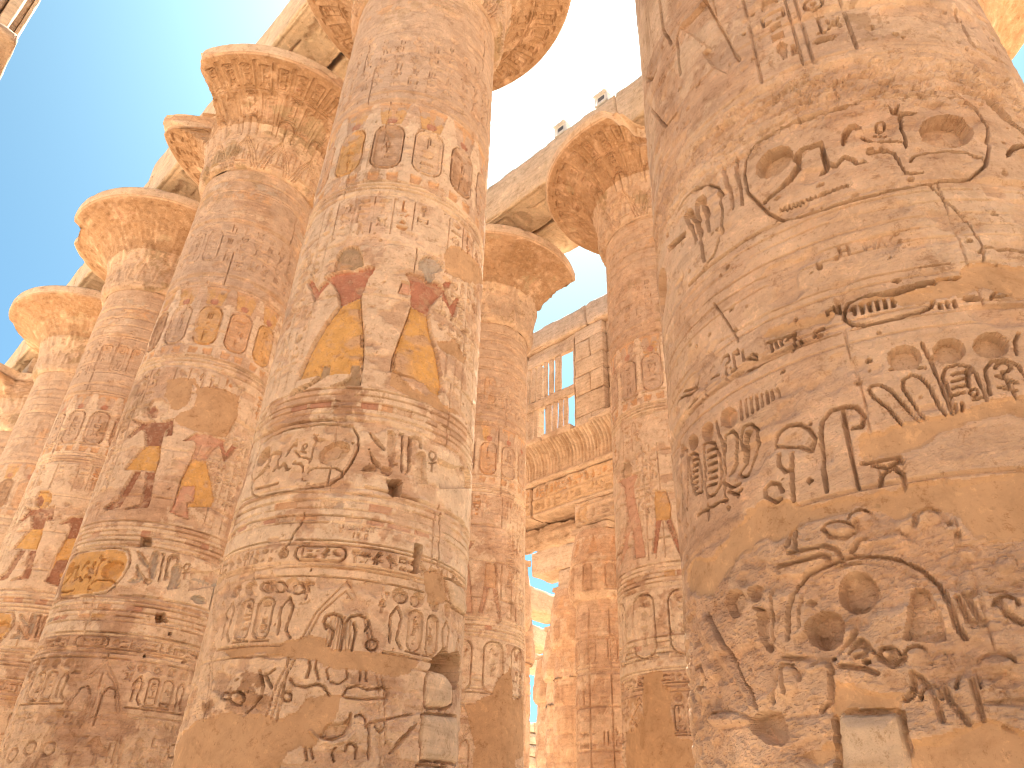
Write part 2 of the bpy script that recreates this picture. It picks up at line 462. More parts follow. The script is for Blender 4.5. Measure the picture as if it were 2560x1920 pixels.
# traced carvings, paint, mortar and holes: (angle round the column in degrees, height in metres)
F={
'M_fig':[
('p',[(-154.38,9.15),(-155.29,9.293),(-154.6,9.471),(-152.4,9.626),(-147.85,9.671),(-143.27,9.596),(-140.05,9.404),(-138.3,9.205),(-140.37,9.177),(-146.77,9.166)],{'c':'S','d':0.035}),
('p',[(-160.24,9.06),(-154.25,9.128),(-146.55,9.126),(-138.64,9.146),(-135.75,9.197),(-132.13,9.166),(-132.82,9.06),(-134.64,8.954),(-136.83,8.606),(-141.77,8.525),(-147.21,8.443),(-149.9,8.696),(-155.33,8.949)],{'c':'R','d':0.04}),
('p',[(-174.46,9.166),(-170.53,9.137),(-164.25,8.87),(-159.72,8.986),(-155.33,8.949),(-159.4,8.807),(-164.51,8.646),(-169.06,8.897)],{'c':'R','d':0.03}),
('p',[(-147.13,8.428),(-137.14,8.592),(-134.61,8.218),(-132.39,7.898),(-130.15,7.487),(-130.75,7.314),(-135.82,7.351),(-135.37,7.19),(-147.07,7.165),(-152.5,7.174),(-163.54,7.171),(-159.27,7.661),(-154.24,8.052),(-148.52,8.323)],{'c':'Y','d':0.03}),
],
'M_line':[
('l',[(-148.97,7.798),(-139.21,7.809)],{'w':0.018,'d':0.02}),
('l',[(-148.09,7.781),(-149.56,7.324)],{'w':0.018,'d':0.02}),
('l',[(-141.92,7.764),(-146.46,7.188)],{'w':0.018,'d':0.02}),
('l',[(-138.73,7.787),(-134.86,7.227)],{'w':0.018,'d':0.02}),
('l',[(-144.46,8.447),(-142.08,8.003)],{'w':0.018,'d':0.02}),
('l',[(-147.37,8.126),(-134.46,8.109)],{'w':0.018,'d':0.02}),
('l',[(-146.72,8.288),(-141.71,8.22),(-135.97,8.271)],{'w':0.018,'d':0.02}),
('l',[(-163.54,7.171),(-159.27,7.661),(-154.24,8.052),(-147.13,8.428),(-149.9,8.696),(-155.33,8.949)],{'w':0.02,'d':0.05}),
('l',[(-134.64,8.954),(-136.83,8.606),(-134.61,8.218),(-132.04,7.899),(-130.02,7.488),(-129.61,6.992)],{'w':0.02,'d':0.05}),
('l',[(-110.01,8.558),(-110.93,8.325),(-113.92,7.89),(-116.14,7.507),(-115.89,7.294)],{'w':0.02,'d':0.05}),
('l',[(-100.03,8.504),(-97.23,8.186),(-91.48,7.833),(-87.03,7.373)],{'w':0.02,'d':0.04}),
('l',[(-107.34,7.859),(-104.22,7.875)],{'w':0.016,'d':0.02}),
('l',[(-106.83,7.825),(-109.18,7.618),(-109.73,7.357)],{'w':0.016,'d':0.02}),
('l',[(-104.54,7.85),(-101.43,7.649),(-99.07,7.317)],{'w':0.016,'d':0.02}),
('l',[(-114.73,7.518),(-91.89,7.668)],{'w':0.016,'d':0.02}),
],
'M_worn':[
('p',[(-150.96,7.36),(-146.58,7.334),(-146.54,7.139),(-151.66,7.047),(-157.54,6.968),(-164.05,6.904),(-166.42,6.936),(-164.85,6.996),(-154.1,7.059),(-150.57,7.178)],{'c':'S','d':0.035}),
('p',[(-135.8,7.346),(-131.25,7.346),(-129.41,6.993),(-143.65,6.957),(-138.32,7.017),(-135.0,7.116)],{'c':'S','d':0.035}),
],
'M_fig2':[
('p',[(-108.26,9.313),(-108.5,9.463),(-105.82,9.615),(-100.23,9.698),(-95.25,9.644),(-93.01,9.574),(-95.64,9.451),(-99.2,9.372),(-99.42,9.207),(-101.23,9.15),(-103.11,9.183),(-104.74,9.282)],{'c':'G','d':0.045}),
('p',[(-115.44,9.15),(-113.15,9.182),(-105.76,9.199),(-102.11,9.146),(-96.79,9.202),(-90.13,9.148),(-94.9,8.904),(-98.89,8.698),(-100.05,8.51),(-105.21,8.528),(-110.11,8.586),(-110.46,8.754),(-111.72,9.003)],{'c':'R','d':0.04}),
('p',[(-90.68,9.153),(-92.23,8.992),(-85.36,8.771),(-82.03,8.723),(-79.8,9.008),(-78.09,9.224),(-80.96,9.167),(-85.6,8.92),(-89.12,9.06)],{'c':'R','d':0.03}),
('p',[(-92.5,9.243),(-89.24,9.377),(-85.93,9.393),(-87.23,9.261),(-90.77,9.182)],{'c':'R','d':0.03}),
('p',[(-109.78,8.561),(-105.23,8.534),(-100.03,8.504),(-97.23,8.186),(-91.48,7.833),(-87.03,7.373),(-88.36,7.176),(-93.83,7.154),(-98.02,7.254),(-110.1,7.253),(-115.33,7.298),(-116.14,7.507),(-113.92,7.89),(-110.93,8.325)],{'c':'Y','d':0.03}),
],
'M_back':[
('p',[(-116.37,8.973),(-112.01,8.971),(-111.27,8.76),(-117.79,8.728)],{'c':'P','d':0.01}),
],
'M_plaster':[
('plaster',[(-93.22,9.984),(-87.22,10.2),(-75.22,10.246),(-54.76,10.387),(-40.89,10.313),(-73.13,9.625),(-85.08,9.496),(-91.74,9.496),(-93.65,9.783)],{}),
('plaster',[(-116.03,7.293),(-110.94,7.283),(-106.61,7.111),(-96.93,7.054),(-92.82,7.117),(-84.92,7.048),(-73.21,7.107),(-71.56,7.056),(-88.4,6.902),(-109.04,6.966),(-115.73,7.035)],{}),
('plaster',[(-93.22,8.078),(-85.52,8.198),(-81.35,8.325),(-77.39,8.282),(-69.39,8.146),(-70.55,8.014),(-82.54,7.971),(-90.89,7.949)],{}),
('plaster',[(-197.76,2.177),(-202.67,2.354),(-191.56,2.53),(-179.68,2.628),(-163.18,2.7),(-146.58,2.668),(-137.56,2.625),(-133.15,2.723),(-130.55,2.845),(-124.22,2.904),(-117.59,2.917),(-119.02,2.698),(-122.25,2.528),(-124.67,2.378),(-133.88,2.308),(-136.14,2.155),(-136.57,1.977),(-202.62,1.89)],{}),
('plaster',[(-171.47,3.385),(-161.23,3.413),(-144.64,3.41),(-137.69,3.463),(-133.09,3.525),(-127.24,3.476),(-124.74,3.393),(-114.61,3.388),(-93.42,3.431),(-87.42,3.385),(-92.57,3.212),(-98.71,3.166),(-108.36,3.192),(-125.71,3.187),(-129.55,3.267),(-140.11,3.282),(-151.77,3.326),(-164.99,3.305)],{}),
('plaster',[(-89.02,4.473),(-82.45,4.561),(-75.08,4.51),(-72.79,4.221),(-77.61,4.112),(-85.1,4.13)],{}),
],
'M_block':[
('stoneblock',[(-83.35,3.191),(-80.53,3.312),(-70.86,3.335),(-63.89,3.233),(-62.72,3.019),(-72.66,2.923),(-82.23,2.909)],{}),
('stoneblock',[(-83.36,2.803),(-55.55,2.886),(-50.58,2.37),(-82.49,2.338)],{}),
('stoneblock',[(-82.95,2.266),(-65.8,2.283),(-66.85,2.085),(-82.81,2.056)],{}),
('stoneblock',[(-75.08,4.51),(-55.74,4.551),(-44.16,4.258),(-68.59,4.192)],{}),
],
'M_hole':[
('hole',[(-111.49,5.601),(-104.53,5.65),(-104.13,5.425),(-108.3,5.382),(-109.43,5.454)],{'d':0.3}),
('hole',[(-94.78,4.825),(-90.89,4.843),(-90.75,4.46),(-94.56,4.445)],{'d':0.3}),
('hole',[(-80.96,3.418),(-72.95,3.643),(-68.83,3.588),(-57.68,3.693),(-50.64,3.535),(-54.33,3.254),(-62.06,3.187),(-66.47,3.275),(-74.43,3.333),(-79.97,3.315)],{'d':0.5}),
],
'M_low':[
('l',[(-113.68,2.72),(-113.51,2.617),(-115.14,2.511),(-119.03,2.454),(-122.67,2.473),(-124.82,2.545),(-125.39,2.595)],{'w':0.03,'d':0.07}),
('p',[(-125.1,2.595),(-121.02,2.611),(-116.3,2.628),(-113.91,2.702),(-113.65,2.583),(-116.84,2.491),(-121.5,2.474)],{'c':None,'d':0.06}),
('l',[(-127.07,2.525),(-123.66,2.438),(-118.83,2.412),(-114.22,2.446),(-111.59,2.536)],{'w':0.03,'d':-0.03}),
('l',[(-129.03,2.455),(-126.67,2.245)],{'w':0.022,'d':0.035}),
('l',[(-126.9,2.441),(-124.75,2.263)],{'w':0.022,'d':0.035}),
('l',[(-117.45,2.373),(-118.45,2.338),(-117.38,2.242)],{'w':0.022,'d':0.035}),
('l',[(-106.34,2.634),(-104.87,2.298)],{'w':0.022,'d':0.035}),
('l',[(-103.9,2.676),(-103.2,2.591),(-101.43,2.569),(-99.91,2.617),(-100.27,2.704)],{'w':0.022,'d':0.035}),
('l',[(-111.76,2.708),(-109.97,2.729),(-107.92,2.7),(-107.15,2.598)],{'w':0.022,'d':0.035}),
('l',[(-88.1,2.797),(-92.82,2.763),(-105.78,2.653)],{'w':0.022,'d':0.035}),
('l',[(-85.97,2.696),(-91.76,2.5),(-96.41,2.367)],{'w':0.022,'d':0.035}),
('l',[(-88.36,2.652),(-94.61,2.458)],{'w':0.022,'d':0.035}),
('l',[(-113.75,2.347),(-113.46,2.414),(-111.73,2.434),(-109.98,2.387),(-109.83,2.288)],{'w':0.022,'d':0.035}),
('l',[(-127.21,3.625),(-128.57,3.7),(-127.97,3.77),(-125.23,3.801),(-122.18,3.773),(-120.88,3.679),(-120.55,3.505),(-120.59,3.279)],{'w':0.025,'d':0.045}),
('l',[(-127.09,3.664),(-124.27,3.612),(-124.51,3.534),(-124.97,3.438)],{'w':0.025,'d':0.045}),
('l',[(-119.79,3.546),(-120.21,3.7),(-118.65,3.783),(-115.48,3.81),(-112.03,3.786),(-110.83,3.712),(-112.38,3.637)],{'w':0.025,'d':0.045}),
('l',[(-117.0,3.71),(-115.91,3.615),(-116.12,3.518),(-116.23,3.403)],{'w':0.025,'d':0.045}),
('l',[(-137.51,3.052),(-135.87,2.991),(-131.4,2.969),(-127.35,3.01),(-124.79,2.988),(-122.18,2.895)],{'w':0.022,'d':0.035}),
('l',[(-117.34,2.905),(-116.18,2.988),(-112.58,3.025),(-108.56,2.991),(-102.02,3.04),(-100.48,3.009),(-100.5,2.927),(-110.04,2.888),(-116.34,2.89)],{'w':0.022,'d':0.035}),
('l',[(-131.41,3.076),(-130.8,3.186),(-131.94,3.277),(-131.11,3.352)],{'w':0.022,'d':0.035}),
('l',[(-127.03,3.065),(-128.95,3.189),(-129.03,3.318)],{'w':0.022,'d':0.035}),
('l',[(-147.33,2.871),(-149.38,2.783),(-152.17,2.697)],{'w':0.022,'d':0.035}),
('l',[(-150.14,3.142),(-147.47,2.978),(-147.2,2.853)],{'w':0.022,'d':0.035}),
('l',[(-147.75,3.104),(-143.98,2.96)],{'w':0.022,'d':0.035}),
('l',[(-146.37,3.104),(-144.07,3.159)],{'w':0.022,'d':0.035}),
('l',[(-123.39,3.071),(-124.77,3.159),(-123.61,3.235),(-119.91,3.244),(-117.08,3.177),(-116.65,3.087),(-119.46,3.026),(-122.6,3.037)],{'w':0.022,'d':0.035}),
('l',[(-112.21,3.228),(-111.87,3.082)],{'w':0.022,'d':0.035}),
('l',[(-110.28,3.234),(-109.32,3.089)],{'w':0.022,'d':0.035}),
('l',[(-154.42,2.847),(-154.52,2.812),(-155.44,2.787),(-156.96,2.778),(-158.71,2.789),(-160.22,2.817),(-161.06,2.853),(-160.96,2.889),(-159.95,2.914),(-158.33,2.922),(-156.58,2.91),(-155.16,2.883),(-154.42,2.847)],{'w':0.02,'d':0.04}),
('l',[(-161.6,2.881),(-161.66,2.859),(-162.28,2.845),(-163.31,2.84),(-164.49,2.848),(-165.52,2.865),(-166.09,2.887),(-166.03,2.909),(-165.36,2.923),(-164.27,2.927),(-163.09,2.92),(-162.11,2.903),(-161.6,2.881)],{'w':0.02,'d':0.04}),
('l',[(-135.84,2.867),(-135.93,2.843),(-136.45,2.826),(-137.28,2.819),(-138.18,2.824),(-138.94,2.841),(-139.33,2.864),(-139.24,2.888),(-138.71,2.905),(-137.87,2.912),(-136.96,2.906),(-136.22,2.89),(-135.84,2.867)],{'w':0.02,'d':0.04}),
('l',[(-106.5,3.498),(-106.69,3.465),(-107.45,3.439),(-108.58,3.426),(-109.78,3.43),(-110.72,3.45),(-111.16,3.481),(-110.99,3.513),(-110.25,3.539),(-109.12,3.552),(-107.91,3.548),(-106.95,3.529),(-106.5,3.498)],{'w':0.02,'d':0.04}),
('l',[(-160.38,4.123),(-160.45,4.097),(-161.16,4.079),(-162.34,4.076),(-163.71,4.087),(-164.89,4.111),(-165.55,4.14),(-165.48,4.167),(-164.7,4.184),(-163.45,4.187),(-162.08,4.175),(-160.97,4.152),(-160.38,4.123)],{'w':0.02,'d':0.04}),
('l',[(-152.77,4.113),(-152.86,4.084),(-153.56,4.064),(-154.7,4.058),(-156.0,4.069),(-157.11,4.093),(-157.72,4.124),(-157.64,4.154),(-156.9,4.174),(-155.7,4.179),(-154.4,4.168),(-153.33,4.144),(-152.77,4.113)],{'w':0.02,'d':0.04}),
('l',[(-146.47,4.105),(-146.57,4.073),(-147.28,4.05),(-148.44,4.043),(-149.74,4.053),(-150.85,4.078),(-151.44,4.111),(-151.35,4.143),(-150.6,4.166),(-149.4,4.173),(-148.09,4.163),(-147.02,4.138),(-146.47,4.105)],{'w':0.02,'d':0.04}),
('l',[(-138.61,4.085),(-138.73,4.05),(-139.47,4.024),(-140.64,4.015),(-141.95,4.024),(-143.04,4.05),(-143.61,4.085),(-143.5,4.12),(-142.74,4.145),(-141.53,4.155),(-140.22,4.145),(-139.15,4.12),(-138.61,4.085)],{'w':0.02,'d':0.04}),
('l',[(-95.97,4.116),(-96.2,4.08),(-97.09,4.05),(-98.38,4.034),(-99.71,4.035),(-100.74,4.054),(-101.21,4.085),(-100.99,4.12),(-100.15,4.15),(-98.89,4.166),(-97.53,4.165),(-96.46,4.147),(-95.97,4.116)],{'w':0.02,'d':0.04}),
('l',[(-88.17,4.123),(-88.45,4.087),(-89.47,4.055),(-90.92,4.037),(-92.4,4.036),(-93.53,4.054),(-94.03,4.085),(-93.78,4.121),(-92.84,4.152),(-91.43,4.17),(-89.91,4.171),(-88.71,4.154),(-88.17,4.123)],{'w':0.02,'d':0.04}),
],
'M_stain':[
('stain',[(-172.99,3.274),(-160.17,3.306),(-136.58,3.284),(-125.77,3.197),(-111.86,3.171),(-98.54,3.126),(-95.93,2.983),(-110.58,2.886),(-124.73,3.0),(-130.82,2.893),(-133.29,2.747),(-146.77,2.692),(-165.94,2.728),(-188.43,2.598),(-194.68,2.363),(-202.65,2.687),(-186.86,2.95)],{}),
],
'M_crack':[
('l',[(-144.38,5.056),(-145.17,4.886),(-147.47,4.777),(-148.24,4.667),(-150.74,4.584)],{'w':0.012,'d':0.03}),
('l',[(-82.51,5.481),(-80.66,5.132),(-81.03,4.613)],{'w':0.014,'d':0.04}),
],
'B_fig':[
('p',[(-149.22,9.521),(-150.83,9.719),(-148.57,9.841),(-139.57,9.838),(-134.74,9.74),(-132.54,9.509),(-134.21,9.359),(-139.17,9.286),(-146.5,9.408)],{'c':'W','d':0.03}),
('p',[(-149.22,9.521),(-150.25,9.696),(-146.57,9.727),(-141.66,9.591),(-140.99,9.4),(-145.08,9.405)],{'c':'D','d':0.04}),
('p',[(-161.42,9.39),(-149.89,9.271),(-141.97,9.304),(-134.15,9.288),(-127.3,9.361),(-125.96,9.211),(-130.85,9.094),(-130.2,8.681),(-141.12,8.673),(-145.71,9.032),(-154.08,9.245)],{'c':'D','d':0.04}),
('p',[(-151.43,9.276),(-146.68,9.179),(-157.53,8.91),(-161.92,8.976)],{'c':'D','d':0.03}),
('p',[(-129.86,9.221),(-126.14,9.232),(-124.62,8.969),(-128.44,8.936)],{'c':'D','d':0.03}),
('p',[(-141.21,8.681),(-130.35,8.697),(-128.53,8.415),(-128.32,8.073),(-153.03,8.122),(-145.39,8.526)],{'c':'Y','d':0.03}),
('p',[(-143.99,8.055),(-138.68,8.052),(-141.83,7.636),(-145.6,7.252),(-156.8,7.207),(-159.23,7.264),(-149.69,7.424),(-147.04,7.755)],{'c':'D','d':0.035}),
('p',[(-134.16,8.055),(-128.47,8.065),(-127.34,7.763),(-125.57,7.396),(-125.84,7.249),(-140.6,7.193),(-131.38,7.309),(-131.3,7.53)],{'c':'D','d':0.035}),
],
'B_fig2':[
('p',[(-115.35,8.872),(-108.34,9.105),(-97.31,9.164),(-85.37,9.131),(-92.93,8.817),(-95.93,8.543),(-106.16,8.485),(-105.27,8.802),(-108.17,8.942)],{'c':'P','d':0.035}),
('p',[(-89.63,9.018),(-81.71,8.667),(-73.9,9.123),(-78.42,9.135),(-82.38,8.856),(-86.48,9.097)],{'c':'R','d':0.03}),
('p',[(-106.16,8.485),(-95.93,8.543),(-89.59,8.209),(-81.9,7.745),(-83.45,7.538),(-108.76,7.328),(-109.41,7.924)],{'c':'Y','d':0.03}),
('p',[(-110.51,7.22),(-107.55,7.835),(-98.41,7.906),(-96.71,7.555),(-100.99,7.481),(-96.89,7.139),(-105.5,7.173)],{'c':'P','d':0.025}),
],
'B_line':[
('l',[(-95.93,8.543),(-89.59,8.209),(-81.9,7.745)],{'w':0.03,'d':0.04}),
('l',[(-106.16,8.485),(-109.41,7.924),(-109.27,7.324)],{'w':0.03,'d':0.05}),
('l',[(-130.78,8.68),(-128.53,8.415),(-128.32,8.073)],{'w':0.03,'d':0.05}),
],
'B_plaster':[
('plaster',[(-139.21,9.933),(-140.53,10.33),(-133.43,10.413),(-121.17,10.441),(-116.08,10.271),(-107.99,10.335),(-101.97,10.371),(-83.81,10.35),(-81.7,9.757),(-85.77,9.21),(-97.47,9.183),(-108.5,9.125),(-118.89,9.18),(-127.46,9.352),(-124.28,9.532),(-115.87,9.661),(-115.98,9.963),(-117.24,10.263),(-121.44,10.328),(-120.31,9.764),(-125.8,9.569),(-130.9,9.597)],{}),
],
'B_hole':[
('hole',[(-124.27,6.59),(-117.44,6.622),(-116.05,6.443),(-122.88,6.418)],{'d':0.3}),
('hole',[(-101.52,5.141),(-95.66,5.183),(-94.14,5.012),(-99.84,4.975)],{'d':0.3}),
('hole',[(-94.52,5.054),(-93.02,5.062),(-92.61,5.017),(-94.12,5.009)],{'d':0.15}),
('hole',[(-90.4,4.822),(-88.86,4.831),(-88.46,4.787),(-90.0,4.778)],{'d':0.15}),
('hole',[(-102.24,4.375),(-100.85,4.38),(-100.46,4.337),(-101.85,4.332)],{'d':0.15}),
('hole',[(-76.81,4.358),(-75.02,4.368),(-74.57,4.325),(-76.37,4.315)],{'d':0.15}),
('hole',[(-74.65,4.399),(-72.79,4.41),(-72.33,4.367),(-74.2,4.356)],{'d':0.15}),
],
'R_plaster':[
('plaster',[(-224.52,3.233),(-219.57,3.278),(-211.88,3.226),(-205.06,3.238),(-200.63,3.317),(-193.53,3.393),(-187.09,3.348),(-181.6,3.287),(-175.54,3.277),(-169.89,3.281),(-163.94,3.271),(-158.2,3.269),(-152.5,3.278),(-145.18,3.308),(-149.08,2.926),(-154.89,2.939),(-157.38,2.959),(-158.86,3.064),(-160.8,3.123),(-163.43,3.149),(-166.64,3.106),(-168.89,3.1),(-171.5,3.161),(-174.39,3.203),(-176.93,3.194),(-179.72,3.16),(-183.65,3.182),(-185.96,3.167),(-188.48,3.118),(-192.64,3.147),(-196.27,3.141),(-201.95,3.103),(-207.37,3.016),(-210.74,2.94),(-220.24,3.033),(-226.21,3.149)],{}),
('plaster',[(-164.52,4.548),(-158.48,4.562),(-151.85,4.541),(-149.23,4.613),(-145.82,4.613),(-143.84,4.68),(-140.26,4.687),(-131.11,4.649),(-133.71,4.427),(-138.15,4.411),(-142.07,4.5),(-146.53,4.456),(-152.62,4.445),(-157.57,4.409),(-159.08,4.479),(-162.31,4.51),(-165.88,4.504)],{}),
('plaster',[(-184.37,4.563),(-179.62,4.536),(-173.34,4.5),(-170.39,4.484),(-171.86,4.429),(-177.51,4.468),(-182.43,4.503),(-185.03,4.528)],{}),
('plaster',[(-170.54,3.597),(-165.31,3.615),(-161.54,3.625),(-155.93,3.65),(-149.41,3.716),(-141.0,3.768),(-142.71,3.607),(-147.48,3.605),(-151.96,3.597),(-155.07,3.577),(-158.63,3.538),(-161.61,3.498),(-166.42,3.461),(-168.79,3.478),(-171.72,3.472),(-171.86,3.549)],{}),
('plaster',[(-183.71,2.323),(-180.63,2.313),(-177.89,2.279),(-173.29,2.26),(-172.1,2.24),(-173.6,2.219),(-174.35,2.155),(-178.6,2.18),(-182.53,2.172),(-184.24,2.15),(-185.39,2.17),(-185.14,2.256)],{}),
('plaster',[(-174.07,2.051),(-170.97,2.055),(-167.12,2.073),(-163.72,2.108),(-161.14,2.083),(-158.02,2.052),(-159.86,1.859),(-175.26,1.86),(-174.91,1.974)],{}),
('plaster',[(-191.15,2.028),(-185.6,2.044),(-185.42,1.978),(-188.82,1.958),(-195.14,2.001)],{}),
],
'R_block':[
('stoneblock',[(-184.55,2.151),(-183.78,2.171),(-182.17,2.179),(-175.34,2.166),(-174.61,2.155),(-174.56,2.091),(-174.68,2.004),(-175.39,1.86),(-185.88,1.866),(-184.92,2.051)],{}),
],
'T_cart':[
('l',[(-136.72,6.341),(-129.69,6.315),(-126.52,6.166),(-125.63,5.99),(-127.78,5.763),(-130.88,5.564),(-135.42,5.447),(-144.87,5.394),(-156.33,5.376),(-164.08,5.374),(-172.24,5.386),(-176.36,5.442),(-179.06,5.55),(-180.48,5.655),(-183.11,5.849),(-183.26,6.035),(-181.85,6.21),(-178.7,6.305),(-172.51,6.336),(-166.93,6.329),(-158.11,6.33),(-147.46,6.34),(-136.72,6.341)],{'w':0.02,'d':0.035}),
('cartouche',[(-137.1,6.298),(-130.74,6.257),(-128.03,6.116),(-127.42,5.959),(-129.31,5.756),(-133.06,5.558),(-137.09,5.482),(-144.51,5.437),(-156.04,5.417),(-163.82,5.415),(-171.96,5.435),(-175.26,5.476),(-177.93,5.583),(-179.41,5.671),(-181.51,5.853),(-181.57,5.995),(-180.26,6.151),(-177.51,6.234),(-171.86,6.279),(-166.74,6.283),(-158.41,6.282),(-147.83,6.29),(-137.1,6.298)],{}),
],
'T_cg':[
('p',[(-129.71,5.917),(-130.66,5.859),(-132.15,5.806),(-134.0,5.764),(-136.01,5.738),(-138.0,5.73),(-139.78,5.741),(-141.23,5.768),(-142.22,5.809),(-142.66,5.859),(-142.51,5.913),(-141.78,5.965),(-140.5,6.011),(-138.8,6.048),(-136.81,6.072),(-134.71,6.082),(-132.71,6.077),(-131.05,6.056),(-129.91,6.021),(-129.45,5.973),(-129.71,5.917)],{'d':0.11,'f':0.25}),
('p',[(-180.03,5.99),(-179.29,6.086),(-176.44,6.147),(-173.04,6.146),(-170.98,6.093),(-170.35,5.999),(-171.98,5.91),(-174.51,5.871),(-177.33,5.88),(-179.1,5.923)],{'d':0.1,'f':0.2}),
('p',[(-171.06,5.952),(-168.62,6.027),(-163.44,6.017),(-163.38,5.818),(-163.37,5.751),(-164.69,5.704),(-165.89,5.714),(-164.51,5.768),(-164.52,5.836),(-164.16,5.969),(-168.42,5.983),(-169.34,5.821),(-172.04,5.735),(-175.92,5.695),(-179.79,5.644),(-179.85,5.68),(-176.25,5.721),(-172.56,5.803),(-170.04,5.893)],{'d':0.07,'f':0.5}),
('p',[(-159.29,5.975),(-158.63,6.046),(-157.06,6.096),(-155.41,6.096),(-154.33,6.042),(-155.02,6.03),(-156.1,6.053),(-157.48,6.0),(-158.88,5.91),(-159.57,5.899)],{'d':0.06,'f':0.5}),
('p',[(-155.58,5.977),(-154.26,5.962),(-151.68,5.87),(-146.79,5.832),(-147.08,5.82),(-151.81,5.852),(-154.51,5.925)],{'d':0.05,'f':0.8}),
('p',[(-155.19,5.796),(-150.77,5.777),(-149.15,5.73),(-148.8,5.597),(-148.35,5.53),(-144.38,5.498),(-147.8,5.502),(-148.85,5.515),(-149.45,5.638),(-149.84,5.716),(-150.97,5.748),(-154.82,5.763)],{'d':0.06,'f':0.8}),
('p',[(-154.82,5.821),(-153.21,5.823),(-153.13,5.807),(-154.55,5.802)],{'d':0.05,'f':0.8}),
('p',[(-147.28,6.223),(-146.27,6.164),(-144.69,6.206),(-145.43,6.138),(-141.3,6.109),(-143.15,6.085),(-145.02,6.084),(-145.8,5.959),(-146.11,5.766),(-146.75,5.761),(-146.38,5.962),(-145.93,6.1),(-146.96,6.127)],{'d':0.045,'f':0.8}),
('l',[(-149.43,6.008),(-149.57,5.996),(-149.79,5.985),(-150.06,5.978),(-150.35,5.974),(-150.65,5.975),(-150.92,5.98),(-151.13,5.988),(-151.26,5.999),(-151.31,6.011),(-151.27,6.025),(-151.13,6.037),(-150.92,6.047),(-150.65,6.055),(-150.35,6.058),(-150.05,6.058),(-149.78,6.053),(-149.57,6.045),(-149.43,6.034),(-149.38,6.022),(-149.43,6.008)],{'w':0.014,'d':0.03}),
('l',[(-152.29,5.955),(-149.32,5.92)],{'w':0.012,'d':0.03}),
('l',[(-163.65,5.842),(-163.59,5.783),(-161.81,5.737),(-159.82,5.795),(-158.13,5.745),(-157.62,5.7),(-156.04,5.701)],{'w':0.025,'d':0.05}),
('l',[(-146.86,5.621),(-145.7,5.67),(-142.36,5.692),(-134.29,5.684),(-130.95,5.637),(-130.88,5.564)],{'w':0.014,'d':0.03}),
('l',[(-176.27,5.543),(-175.84,5.521),(-175.19,5.538),(-174.77,5.516),(-174.13,5.534),(-173.72,5.512),(-173.08,5.53),(-172.68,5.509),(-172.05,5.527),(-171.65,5.506),(-171.02,5.525),(-170.62,5.504),(-170.0,5.523),(-169.61,5.502),(-168.99,5.521),(-168.61,5.5),(-167.99,5.52),(-167.61,5.5),(-167.0,5.52),(-166.62,5.499),(-166.01,5.519),(-165.64,5.5),(-165.03,5.52),(-164.66,5.5),(-164.05,5.521),(-163.69,5.501),(-163.07,5.522),(-162.72,5.503),(-162.1,5.524),(-161.75,5.505),(-161.14,5.526),(-160.78,5.507)],{'w':0.012,'d':0.035}),
],
'T_cg2':[
('l',[(-190.45,6.005),(-191.24,6.109),(-194.69,6.244),(-198.93,6.317),(-204.17,6.333),(-209.52,6.33),(-213.66,6.291)],{'w':0.02,'d':0.04}),
('l',[(-191.51,6.053),(-191.25,5.842),(-192.12,5.665),(-195.58,5.496),(-201.01,5.432),(-207.06,5.438)],{'w':0.02,'d':0.04}),
('p',[(-200.51,6.165),(-199.09,6.202),(-196.88,6.174),(-195.75,6.101),(-195.69,5.892),(-195.77,5.733),(-196.74,5.753),(-197.55,5.96),(-197.68,6.089),(-198.71,6.116),(-199.01,5.977),(-199.31,5.761),(-200.45,5.769),(-200.62,5.978)],{'d':0.07,'f':0.6}),
('p',[(-205.86,6.161),(-204.39,6.197),(-202.22,6.169),(-201.26,6.1),(-199.31,5.761),(-198.98,5.499),(-200.01,5.504),(-200.37,5.707),(-202.41,6.046),(-203.5,6.097),(-202.01,5.788),(-201.82,5.743),(-202.91,5.78),(-204.39,6.015)],{'d':0.07,'f':0.6}),
('p',[(-217.17,6.122),(-211.17,6.047),(-205.48,5.991),(-206.26,5.938),(-211.62,5.974),(-216.18,6.03)],{'d':0.07,'f':0.6}),
('p',[(-185.64,6.305),(-184.42,6.317),(-184.18,6.247),(-184.62,5.985),(-184.7,5.747),(-185.44,5.764),(-185.63,6.009),(-185.93,6.184)],{'d':0.03,'f':0.6}),
('p',[(-189.66,6.303),(-188.44,6.292),(-187.72,6.061),(-187.39,5.77),(-188.17,5.788),(-188.98,6.051)],{'d':0.03,'f':0.6}),
('p',[(-123.7,6.345),(-122.24,6.359),(-118.93,6.279),(-117.28,6.153),(-113.27,6.025),(-114.11,5.974),(-119.92,6.122),(-122.37,6.262)],{'d':0.07,'f':0.6}),
('p',[(-124.7,5.67),(-123.4,5.755),(-120.55,5.838),(-114.9,5.924),(-115.66,5.875),(-120.7,5.789),(-123.38,5.699)],{'d':0.06,'f':0.8}),
],
'R_line':[
('l',[(-117.24,7.221),(-117.66,7.09),(-116.15,7.016),(-110.9,7.01),(-105.02,7.036)],{'w':0.03,'d':0.04}),
('l',[(-185.84,8.552),(-183.74,8.2),(-181.35,7.83),(-179.71,7.505),(-178.51,7.378)],{'w':0.03,'d':0.04}),
('l',[(-185.95,8.525),(-190.77,8.495),(-196.86,8.522),(-199.22,8.432),(-199.62,7.888)],{'w':0.03,'d':0.04}),
('l',[(-116.31,7.546),(-117.24,7.221)],{'w':0.03,'d':0.04}),
('l',[(-204.42,9.343),(-208.01,9.164),(-205.48,8.821),(-202.28,8.465)],{'w':0.03,'d':0.04}),
('l',[(-218.49,8.267),(-221.77,8.184),(-210.78,7.497),(-203.76,7.436)],{'w':0.03,'d':0.04}),
